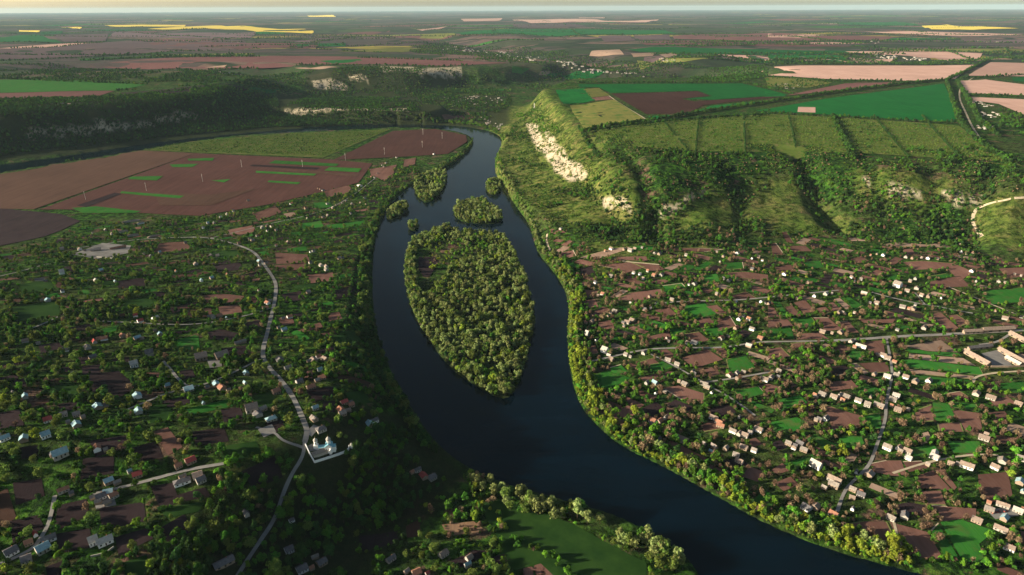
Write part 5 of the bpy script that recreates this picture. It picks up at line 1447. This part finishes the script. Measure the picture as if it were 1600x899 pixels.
# bluff forest, meadow willows, bottom thickets
scatter([(505, 730), (560, 700), (600, 668), (660, 680), (700, 722), (700, 748), (655, 795), (600, 832), (555, 880), (535, 940), (345, 940), (380, 900), (410, 858), (438, 800), (470, 745)], 0, WOODS, .6, 1.05, 'bluff', (60, .34), mind=6.0)
scatter([(340, 790), (440, 770), (425, 815), (385, 880), (320, 940), (240, 940), (250, 860)], 0, WOODS, .6, 1.0, 'bluff', (50, .40), mind=6.5)
scatter([(340, 702), (440, 690), (470, 700), (450, 745), (400, 790), (340, 760)], 0, {'leafy_mid': 2, 'leafy_deep': 2, 'leafy_bright': 1}, .6, 1.0, 'bluff', (45, .36), mind=6.5)
scatter([(480, 715), (492, 724), (545, 708), (560, 700), (600, 730), (520, 760)], 0, WOODS, .5, .9, 'bluff', (40, .4), mind=6.5)
MEADW = {'willow_a': 2.5, 'willow_c': 2, 'willow_b': 1.4, 'leafy_mid': .8, 'leafy_bright': .3}
scatter([(735, 742), (790, 765), (850, 785), (910, 800), (910, 812), (850, 812), (800, 800), (770, 778), (735, 756)], 0, MEADW, .75, 1.15, 'meadow', (30, .2), False, mind=6.5)
scatter([(905, 795), (960, 812), (1010, 838), (1055, 868), (1078, 890), (1040, 895), (1010, 885), (1010, 855), (960, 838), (915, 822)], 0, MEADW, .75, 1.15, 'meadow', (28, .3), False, mind=6.8)
scatter([(960, 838), (1000, 850), (998, 868), (955, 866)], .02, MEADW, .8, 1.2, 'meadow', None, False)
along([(740, 742), (760, 772), (765, 800), (790, 830), (810, 850), (850, 868), (900, 905)], 4.5, 2.5, {'leafy_bright': 1, 'leafy_mid': 2, 'bare_a': 1.1, 'leafy_golden': .7}, .5, .8, 'meadow')
along([(722, 756), (742, 768), (748, 790), (742, 810)], 6, 2, {'poplar': 2, 'leafy_golden': 1}, .55, .8, 'meadow')
scatter([(620, 790), (740, 770), (760, 800), (740, 815), (640, 815)], .016, {'leafy_mid': 2, 'leafy_bright': 1, 'leafy_golden': .8, 'bare_a': .6}, .55, .9, 'meadow', (28, .36))
scatter([(600, 850), (700, 840), (790, 840), (860, 880), (860, 930), (560, 930)], .018, VILL_L, .5, .85, 'meadow', (24, .38))
scatter([(690, 820), (742, 815), (760, 830), (702, 838)], .05, {'bush_bare': 3, 'bush_mid': 1}, .5, .9, 'meadow', None, False)

# villages
LEFTV = [(0, 392), (70, 378), (130, 350), (310, 340), (420, 322), (480, 308), (560, 288), (610, 262), (660, 262), (606, 318), (585, 360), (575, 450), (570, 520), (590, 590), (620, 640), (560, 690), (480, 690), (430, 790), (380, 890), (330, 960), (-120, 960), (-160, 420)]
RIGHTV = [(850, 355), (930, 392), (1000, 380), (1150, 385), (1250, 368), (1330, 372), (1400, 380), (1540, 400), (1660, 420), (1760, 930), (1430, 890), (1300, 850), (1120, 765), (960, 680), (915, 630), (902, 580), (900, 480), (880, 430), (850, 395)]
ax = px([(1112, 545), (1145, 556)]); ax = ax[1] - ax[0]; AXA = math.atan2(ax[1], ax[0])


def streaky(x, y, ang, a, b, seed, th):
    c, s = math.cos(ang), math.sin(ang)
    return fbm((x * c + y * s) / a, (-x * s + y * c) / b, seed, 3) > th


scatter(LEFTV, .021, VILL_L, .5, 1.08, 'village', None, True, False, lambda x, y: streaky(x, y, AX_L, 34, 14, 400, .49))
scatter(LEFTV, .0045, VILL_L, .45, .95, 'village')
scatter(RIGHTV, .022, VILL_R, .5, 1.02, 'village', None, True, False, lambda x, y: streaky(x, y, AX_R, 30, 14, 410, .49))
scatter(RIGHTV, .005, VILL_R, .45, .95, 'village')
for w in EDGES:
    n = len(w)
    rightside = w[:, 0].mean() > 60
    for i in range(n):
        if RNG.random() < .72:
            a, b = w[i], w[(i + 1) % n]
            out = (a + b) / 2 - w.mean(0); out /= np.hypot(*out) + 1e-9
            along([a + out * 2.2, b + out * 2.2], 5.0, 1.2, VILL_R if rightside else VILL_L, .35, .8, 'village', True, (13, .42), True)
for name, wd, pts, lab in ROADS[:20]:
    if name == 'road':
        w = px(pts)
        for sgn in (-1, 1):
            along(w + np.array([sgn * (wd / 2 + 3.5), sgn * 1.5]), 8, 1.5, VILL_L if w[:, 0].mean() < 60 else VILL_R, .35, .75, 'village', True, (18, .5), True)
# thickets the photograph shows inside the villages
for p, d in (([(0, 455), (55, 460), (60, 500), (0, 510)], .02), ([(95, 490), (150, 480), (215, 450), (225, 462), (150, 500), (100, 505)], .02), ([(40, 385), (110, 390), (120, 410), (60, 412)], .02), ([(1205, 590), (1295, 575), (1300, 595), (1225, 612)], .03), ([(1240, 560), (1290, 570), (1250, 585), (1220, 575)], .02),
             ([(1290, 535), (1330, 540), (1320, 560), (1280, 560)], .015), ([(1440, 690), (1560, 690), (1570, 720), (1480, 706)], .015), ([(1280, 680), (1390, 660), (1400, 690), (1300, 712)], .018), ([(1540, 850), (1620, 840), (1640, 890), (1550, 890)], .018), ([(1330, 790), (1390, 770), (1420, 790), (1390, 810)], .014),
             ([(870, 400), (950, 395), (960, 425), (900, 440)], .014), ([(1300, 440), (1390, 415), (1410, 440), (1330, 455)], .018), ([(1480, 455), (1580, 440), (1610, 480), (1520, 480)], .014), ([(985, 640), (1060, 670), (1110, 715), (1050, 700)], .022)):
    scatter(p, d, VILL_R if p[0][0] > 700 else VILL_L, .55, 1.0, 'village')

# hillside of the right bank
ROCKP = px([(822, 193), (848, 196), (862, 225), (890, 255), (915, 276), (885, 282), (862, 262), (845, 245), (832, 222)])
KN = [px(p) for p in ([(1050, 352), (1085, 318), (1130, 310), (1160, 335), (1160, 356), (1060, 358)], [(1195, 300), (1240, 290), (1300, 322), (1330, 358), (1215, 363), (1185, 345)], [(1528, 330), (1640, 316), (1640, 398), (1545, 372)])]
scatter([(850, 352), (800, 305), (785, 250), (800, 195), (835, 158), (875, 195), (900, 232), (935, 266), (990, 300), (1000, 380), (930, 390)], .042, {'bush_mid': 2, 'bush_olive': 2.4, 'bush_deep': 1, 'leafy_mid': .3}, .4, 1.0, 'hill', (30, .46), False, False, lambda x, y: ~inside(x, y, ROCKP) | (RNG.random(len(x)) < .3))
scatter([(800, 175), (840, 165), (860, 190), (880, 205), (850, 215), (815, 190)], .012, {'bush_mid': 2, 'leafy_bright': 1.4}, .5, .9, 'hill', (40, .42), False)
scatter([(905, 226), (935, 240), (1100, 238), (1330, 240), (1550, 230), (1610, 262), (1640, 300), (1540, 330), (1530, 400), (1400, 382), (1250, 366), (1150, 388), (1000, 384), (930, 376), (960, 320)], .024, {'bush_mid': 2.6, 'bush_deep': 1.2, 'bush_bare': 1.1, 'bush_olive': 1.2, 'leafy_mid': .8, 'leafy_deep': .6}, .5, 1.15, 'hill', (48, .42), False, False, lambda x, y: ~(inside(x, y, KN[0]) | inside(x, y, KN[1]) | inside(x, y, KN[2])) | (RNG.random(len(x)) < .06))
for line, dep, wid in GULLY:
    along(line, 5, wid * .42, {'leafy_deep': 3, 'bush_deep': 2, 'leafy_mid': 1}, .5, .9, 'hill', True)
scatter([(920, 345), (1000, 340), (1020, 372), (930, 372), (880, 352)], .022, {'leafy_mid': 2, 'leafy_deep': 2, 'bush_deep': 2}, .5, .9, 'hill', (40, .38), False)
scatter([(1060, 362), (1150, 358), (1150, 388), (1060, 388)], .026, {'leafy_deep': 2, 'bush_deep': 2, 'bare_a': .7}, .5, .9, 'hill', (40, .3), False)
scatter([(1300, 300), (1500, 300), (1530, 370), (1500, 388), (1350, 370)], .014, {'leafy_mid': 2, 'leafy_deep': 2, 'bare_a': 1, 'leafy_bright': 1}, .5, .9, 'hill', (45, .42), False)
scatter([(1580, 330), (1660, 320), (1660, 400), (1600, 402)], .008, {'bush_mid': 2, 'bush_deep': 1, 'leafy_bright': .6}, .5, .9, 'hill', (30, .45), False)
for u in (1030, 1043, 1050, 1188):
    along([(u, 340 + (u % 7)), (u + 3, 365), (u - 2, 396)], 4, 1.2, {'leafy_mid': 2, 'bare_a': 1, 'leafy_deep': 1}, .45, .8, 'hill')
scatter([(1190, 232), (1300, 234), (1290, 264), (1205, 262)], .03, {'bush_mid': 2.6, 'bush_olive': 1.5, 'bush_deep': 1, 'bush_bare': .8}, .5, 1.1, 'hill', (40, .34), False)
# plateau orchard rows and shelter belts
orch = px([(925, 208), (1075, 188), (1200, 181), (1300, 184), (1490, 198), (1545, 231), (1590, 258), (1556, 254), (1330, 238), (1100, 236), (938, 238)])
lo, hi = orch.min(0), orch.max(0)
X, Y = np.meshgrid(np.arange(lo[0], hi[0], 6.5), np.arange(lo[1], hi[1], 9.5))
x, y = (X + RNG.normal(0, 1.1, X.shape)).ravel(), (Y + RNG.normal(0, 1.1, X.shape)).ravel()
k = inside(x, y, orch) & (fbm(x / 60, y / 60, 500, 3) > .27)
for a, b in ((1092, 1086), (1162, 1165), (1232, 1243), (1300, 1332), (1365, 1420), (1440, 1500), (1030, 1085)):
    q = px([(a, 176), (b, 252)])
    k &= seg_dist(x, y, q, False) > 6
put(x[k], y[k], {'bush_olive': 3, 'bush_mid': 2.4, 'bush_deep': .3}, .6, 1.15, 'orchard', False)
for a, b in ((1092, 1086), (1162, 1165), (1232, 1243), (1305, 1332), (1365, 1420), (1440, 1500), (1030, 1085)):
    along([(a, 182), (b, 248)], 5, .8, {'leafy_deep': 1}, .45, .75, 'orchard', gapn=(60, .2))
orl = px([(190, 236), (330, 220), (450, 210), (560, 206), (606, 204), (505, 244), (312, 238)])
lo, hi = orl.min(0), orl.max(0)
X, Y = np.meshgrid(np.arange(lo[0], hi[0], 5), np.arange(lo[1], hi[1], 10.0))
x, y = (X + RNG.normal(0, 1, X.shape)).ravel(), (Y + RNG.normal(0, 1, X.shape)).ravel()
k = inside(x, y, orl)
put(x[k], y[k], {'bush_mid': 3, 'bush_olive': 2, 'bush_deep': .3}, .6, 1.1, 'orchard', False)
BELTS = [([(912, 205), (1000, 193), (1076, 180), (1180, 164), (1300, 146), (1400, 133), (1478, 126)], 2), ([(1478, 126), (1485, 148), (1499, 192), (1518, 214), (1552, 238), (1580, 262)], 2), ([(1495, 128), (1512, 156), (1530, 190), (1560, 215)], 2), ([(1190, 178), (1300, 184), (1400, 190), (1499, 194)], 1),
         ([(1478, 126), (1510, 112), (1545, 95)], 2), ([(1500, 124), (1600, 118), (1650, 116)], 1), ([(1512, 149), (1650, 154)], 1), ([(1195, 121), (1290, 127), (1420, 129)], 1), ([(1190, 104), (1250, 101), (1520, 101)], 1), ([(905, 203), (935, 247)], 1), ([(905, 131), (1160, 130), (1240, 148)], 1),
         ([(1200, 181), (1075, 188), (918, 208)], 1), ([(1300, 183), (1332, 250)], 2)]
for p, r in BELTS: along(p, 7, 2, {'leafy_deep': 3, 'leafy_mid': 1.5}, .8, 1.25, 'belt', rows=r, rowgap=9)
# left cliff, spur and valley woods, far slopes
scatter([(-120, 235), (0, 246), (250, 216), (420, 200), (640, 190), (640, 182), (440, 180), (430, 150), (330, 150), (200, 158), (100, 166), (-120, 172)], 0, {'leafy_deep': 3, 'leafy_mid': 1, 'leafy_deep_tall': 1, 'bush_deep': 1}, .6, 1.1, 'cliff', (90, .28), False, mind=8)
scatter([(-120, 172), (0, 168), (150, 160), (330, 150), (420, 146), (400, 142), (200, 150), (0, 156)], 0, {'leafy_mid': 2, 'leafy_deep': 2, 'leafy_bright': .4}, .6, 1.0, 'cliff', (60, .34), False, mind=9)
scatter([(445, 168), (480, 152), (640, 152), (650, 168), (640, 190), (440, 192)], 0, {'far_mid': 2, 'far_deep': 2}, .5, .8, 'far', (70, .36), False, mind=10)
scatter([(640, 150), (700, 140), (800, 138), (800, 165), (760, 190), (640, 185)], 0, FARW, .5, .9, 'far', (80, .42), False, mind=12)
scatter([(480, 108), (720, 116), (790, 128), (760, 146), (480, 152)], 0, FARW, .5, .9, 'far', (120, .44), False, mind=13)
scatter([(-60, 122), (0, 100), (130, 104), (330, 108), (480, 112), (480, 134), (380, 134), (180, 130)], 0, FARW, .6, 1.0, 'far', (140, .46), False, mind=15)
scatter([(800, 128), (905, 128), (960, 120), (1080, 124), (1190, 118), (1200, 108), (1080, 100), (940, 106), (800, 118)], 0, FARW, .6, 1.0, 'far', (140, .45), False, mind=16)
scatter([(1080, 126), (1100, 112), (1150, 104), (1200, 108), (1195, 122), (1140, 130)], 0, {'far_mid': 3, 'far_deep': 1}, .6, .9, 'far', None, False, mind=14)
scatter([(640, 66), (760, 72), (900, 84), (1000, 100), (1000, 118), (860, 112), (740, 94), (640, 82)], 0, FARW, .6, 1.0, 'far', (160, .45), False, mind=20)
scatter([(1200, 92), (1330, 88), (1540, 96), (1500, 101), (1250, 101)], 0, FARW, .7, 1.1, 'far', (160, .40), False, mind=20)
scatter([(1500, 96), (1540, 84), (1640, 86), (1650, 98)], 0, FARW, .7, 1.1, 'far', (160, .42), False, mind=20)
scatter([(1560, 170), (1600, 182), (1650, 195), (1650, 215), (1560, 210)], .008, {'leafy_mid': 2, 'leafy_deep': 1}, .7, 1.0, 'belt', (60, .4), False)
scatter([(1190, 122), (1300, 126), (1300, 138), (1200, 140)], .003, FARW, .4, .7, 'far', (90, .45), False)
FAR_BELTS = [[(0, 96), (200, 87), (400, 76), (600, 83)], [(0, 67), (97, 69), (200, 63)], [(180, 50), (390, 61), (520, 64)], [(225, 66), (500, 68)], [(330, 109), (700, 105), (800, 100)], [(720, 55), (900, 56), (1060, 54), (1200, 51)], [(800, 38), (1000, 37), (1100, 33)], [(800, 45), (1040, 47)],
             [(1000, 64), (1200, 66), (1400, 65)], [(1000, 67), (1340, 73), (1420, 79)], [(560, 91), (800, 98)], [(1150, 86), (1330, 87), (1420, 90)], [(1300, 41), (1440, 40)], [(0, 124), (230, 133)], [(180, 143), (300, 135), (440, 138)], [(1050, 56), (1300, 53), (1600, 56)], [(430, 74), (700, 70)], [(0, 55), (200, 50)], [(980, 30), (1100, 28), (1250, 30)]]
for w in FAR_STRIPS:
    along(w[[0, 1]], max(11, np.hypot(*w[0]) * .002), 4, FARW, .9, 1.5, 'far', True)
    if RNG.random() < .5: along(w[[1, 2]], 14, 4, FARW, .9, 1.5, 'far', True)
for p in FAR_BELTS: along(p, 12, 5, FARW, .8, 1.4, 'far', gapn=(160, .3))

for k in ('x', 'y', 'v', 's'): PT[k] = np.concatenate(PT[k])
PT['g'] = np.array(PT['g'])
PT['z'] = zlook(PT['x'], PT['y'])
PT['r'] = RNG.uniform(0, 6.283, len(PT['x']))
print('trees', len(PT['x']))

# ------------------------------------------------------------------ the trees that show largest stand as things of their own
HH = np.array([VAR[k]['H'] for k in VKEYS])
U, V_, D = project(PT['x'], PT['y'], PT['z'] + HH[PT['v']] * PT['s'] * .6)
size = HH[PT['v']] * PT['s'] / D
inframe = (U > 4) & (U < 1596) & (V_ > 4) & (V_ < 897)
NOUN = {'leafy': ('leafy_tree', 'leafy tree', 'leafy trees of the two villages and woods', 300), 'bare': ('bare_tree', 'bare tree', 'bare brown trees of the villages', 300), 'willow': ('willow_tree', 'willow', 'riverside willows', 300), 'poplar': ('poplar_tree', 'poplar', 'slim poplars', 60)}
single = np.zeros(len(U), bool)
TREE_ITEMS = []
for fam, (nm, cat, grp, most) in NOUN.items():
    fi = np.array([k.split('_')[0] == fam for k in VKEYS])
    cand = np.nonzero(inframe & fi[PT['v']])[0]
    cand = cand[np.argsort(-size[cand])][:most]
    single[cand] = True
    for c in cand:
        vd = VAR[VKEYS[PT['v'][c]]]
        o = bpy.data.objects.new(nm, None)
        COL.objects.link(o)
        o.empty_display_size = .5
        o.location = (PT['x'][c], PT['y'][c], PT['z'][c] - .05)
        o.rotation_euler = (0, 0, PT['r'][c])
        o.scale = (PT['s'][c] * random.uniform(.86, 1.16), PT['s'][c] * random.uniform(.86, 1.16), PT['s'][c] * random.uniform(.82, 1.2))
        link('trunk', vd['trunk'], o)
        link('crown', vd['crown'], o)
        tag(o, None, cat, grp)
        h = vd['H'] * PT['s'][c]
        TREE_ITEMS.append((o, '%s %s beside %s' % (vd['word'] + (' tall' if h > 10.5 and fam != 'poplar' else ''), {'leafy': 'tree', 'bare': 'bare tree', 'willow': 'willow', 'poplar': 'poplar'}[fam], near((PT['x'][c], PT['y'][c]))), U[c]))
settle_labels(TREE_ITEMS)


def stuff(name, sel, label, cat):
    ii = np.nonzero(sel)[0]
    if not len(ii): return
    me = bpy.data.meshes.new(name)
    me.vertices.add(len(ii))
    me.vertices.foreach_set('co', np.stack([PT['x'][ii], PT['y'][ii], PT['z'][ii] - .1], -1).astype(np.float32).ravel())
    for an, ty, arr in (('kind_index', 'INT', PT['v'][ii].astype(np.int32)), ('turn', 'FLOAT', PT['r'][ii].astype(np.float32))):
        me.attributes.new(an, ty, 'POINT').data.foreach_set('value', arr)
    ss = PT['s'][ii]
    me.attributes.new('size', 'FLOAT_VECTOR', 'POINT').data.foreach_set('vector', np.stack([ss * RNG.uniform(.85, 1.18, len(ii)), ss * RNG.uniform(.85, 1.18, len(ii)), ss * RNG.uniform(.78, 1.28, len(ii))], -1).astype(np.float32).ravel())
    o = link(name, me)
    ng = bpy.data.node_groups.new(name + '_growth', 'GeometryNodeTree')
    ng.interface.new_socket('Geometry', in_out='INPUT', socket_type='NodeSocketGeometry')
    ng.interface.new_socket('Geometry', in_out='OUTPUT', socket_type='NodeSocketGeometry')
    gi, go = ng.nodes.new('NodeGroupInput'), ng.nodes.new('NodeGroupOutput')
    jn = ng.nodes.new('GeometryNodeJoinGeometry')
    def na(n, t):
        q = ng.nodes.new('GeometryNodeInputNamedAttribute')
        q.data_type = t
        q.inputs['Name'].default_value = n
        return q.outputs[0]
    ki, sz, tn = na('kind_index', 'INT'), na('size', 'FLOAT_VECTOR'), na('turn', 'FLOAT')
    cx = ng.nodes.new('ShaderNodeCombineXYZ')
    ng.links.new(tn, cx.inputs[2])
    for vi in np.unique(PT['v'][ii]):
        cmpn = ng.nodes.new('FunctionNodeCompare')
        cmpn.data_type = 'INT'; cmpn.operation = 'EQUAL'
        a_, b_ = [s for s in cmpn.inputs if s.type == 'INT'][:2]
        ng.links.new(ki, a_)
        b_.default_value = int(vi)
        oi = ng.nodes.new('GeometryNodeObjectInfo')
        oi.inputs['Object'].default_value = VAR[VKEYS[vi]]['proto']
        ip = ng.nodes.new('GeometryNodeInstanceOnPoints')
        ng.links.new(gi.outputs[0], ip.inputs['Points'])
        ng.links.new(cmpn.outputs[0], ip.inputs['Selection'])
        ng.links.new(oi.outputs['Geometry'], ip.inputs['Instance'])
        ng.links.new(cx.outputs[0], ip.inputs['Rotation'])
        ng.links.new(sz, ip.inputs['Scale'])
        ng.links.new(ip.outputs[0], jn.inputs[0])
    ng.links.new(jn.outputs[0], go.inputs[0])
    md = o.modifiers.new('growth', 'NODES')
    md.node_group = ng
    tag(o, label, cat, None, 'stuff')


G_ = PT['g']
stuff('island_woodland', ~single & (G_ == 'isle'), 'dense olive green willow woodland covering the river islands', 'woodland')
stuff('riverbank_woodland', ~single & (G_ == 'bank'), 'continuous band of trees along both river banks', 'woodland')
stuff('bluff_woodland', ~single & ((G_ == 'bluff') | (G_ == 'meadow')), 'dark shaded woodland on the bluff and round the low meadow', 'woodland')
stuff('village_trees_foliage', ~single & (G_ == 'village'), 'hundreds of garden trees spread through both villages', 'woodland')
stuff('hillside_scrub_vegetation', ~single & (G_ == 'hill'), 'bushes and thickets covering the hillside and its gullies', 'scrub')
stuff('orchard_vegetation', ~single & (G_ == 'orchard'), 'long rows of low orchard bushes on the plateau and by the river bend', 'orchard')
stuff('shelter_belt_woods', ~single & (G_ == 'belt'), 'dark shelter belts of trees between the plateau fields', 'woodland')
stuff('cliff_woodland', ~single & (G_ == 'cliff'), 'dark forest on the shaded cliff slopes beyond the fields', 'woodland')
stuff('distant_woodland', ~single & (G_ == 'far'), 'far woods and tree belts fading into haze', 'woodland')

# ------------------------------------------------------------------ air, sky, sun
hz = MB().box(-75000, 75000, -3000, 74000, -12, 470)
hm = bpy.data.materials.new('thin_haze')
hm.use_nodes = True
hn = hm.node_tree
hn.nodes.remove(hn.nodes['Principled BSDF'])
pv = hn.nodes.new('ShaderNodeVolumePrincipled')
pv.inputs['Color'].default_value = (.56, .80, .96, 1)
pv.inputs['Density'].default_value = HAZE = 0.95e-5
pv.inputs['Anisotropy'].default_value = 0.0
hn.links.new(pv.outputs[0], hn.nodes['Material Output'].inputs['Volume'])
tag(link('haze', hz.mesh('haze', hm)), 'thin pale haze lying over the whole valley', None, None, 'stuff')

SUN_EL, SUN_AZ = 17.0, 189.0      # azimuth of the sun measured from +X towards +Y
world = bpy.data.worlds.new('World')
scene.world = world
world.use_nodes = True
wn = world.node_tree
sky = wn.nodes.new('ShaderNodeTexSky')
sky.sky_type = 'NISHITA'
sky.sun_disc = False
sky.sun_elevation = R(SUN_EL)
sky.sun_rotation = R(90 - SUN_AZ)
sky.altitude = 300
sky.air_density, sky.dust_density, sky.ozone_density = 1.3, 3.5, 1.5
bg = wn.nodes['Background']
bg.inputs['Strength'].default_value = .05
tc = wn.nodes.new('ShaderNodeTexCoord')
sx = wn.nodes.new('ShaderNodeSeparateXYZ')
wn.links.new(tc.outputs['Generated'], sx.inputs[0])
glow = ramp(wn, sx.outputs[2], [(0.0, (5.6, 6.1, 7.2)), (.02, (5.0, 5.5, 6.6)), (.09, (1, 1, 1))])
wn.links.new(mixc(wn, 1.0, sky.outputs[0], glow, 'MULTIPLY'), bg.inputs['Color'])
sd = bpy.data.lights.new('sun', 'SUN')
sd.energy = 5.0
sd.angle = R(.5)
sd.color = (1.0, .87, .66)
so = bpy.data.objects.new('sun', sd)
COL.objects.link(so)
dv = Vector((math.cos(R(SUN_EL)) * math.cos(R(SUN_AZ)), math.cos(R(SUN_EL)) * math.sin(R(SUN_AZ)), math.sin(R(SUN_EL))))
so.rotation_euler = dv.to_track_quat('Z', 'Y').to_euler()
so.location = (-800, -200, 900)

vs = scene.view_settings
vs.view_transform = 'Standard'
vs.look = 'None'
vs.exposure = 1.36
vs.gamma = 1.0
scene.cycles.use_denoising = True
scene.cycles.denoiser = 'OPENIMAGEDENOISE'
scene.cycles.denoising_input_passes = 'RGB_ALBEDO_NORMAL'
scene.cycles.denoising_prefilter = 'NONE'
scene.cycles.max_bounces = 5
scene.cycles.diffuse_bounces = 2
scene.cycles.glossy_bounces = 2
scene.cycles.transmission_bounces = 2
scene.cycles.volume_bounces = 1
scene.cycles.transparent_max_bounces = 4
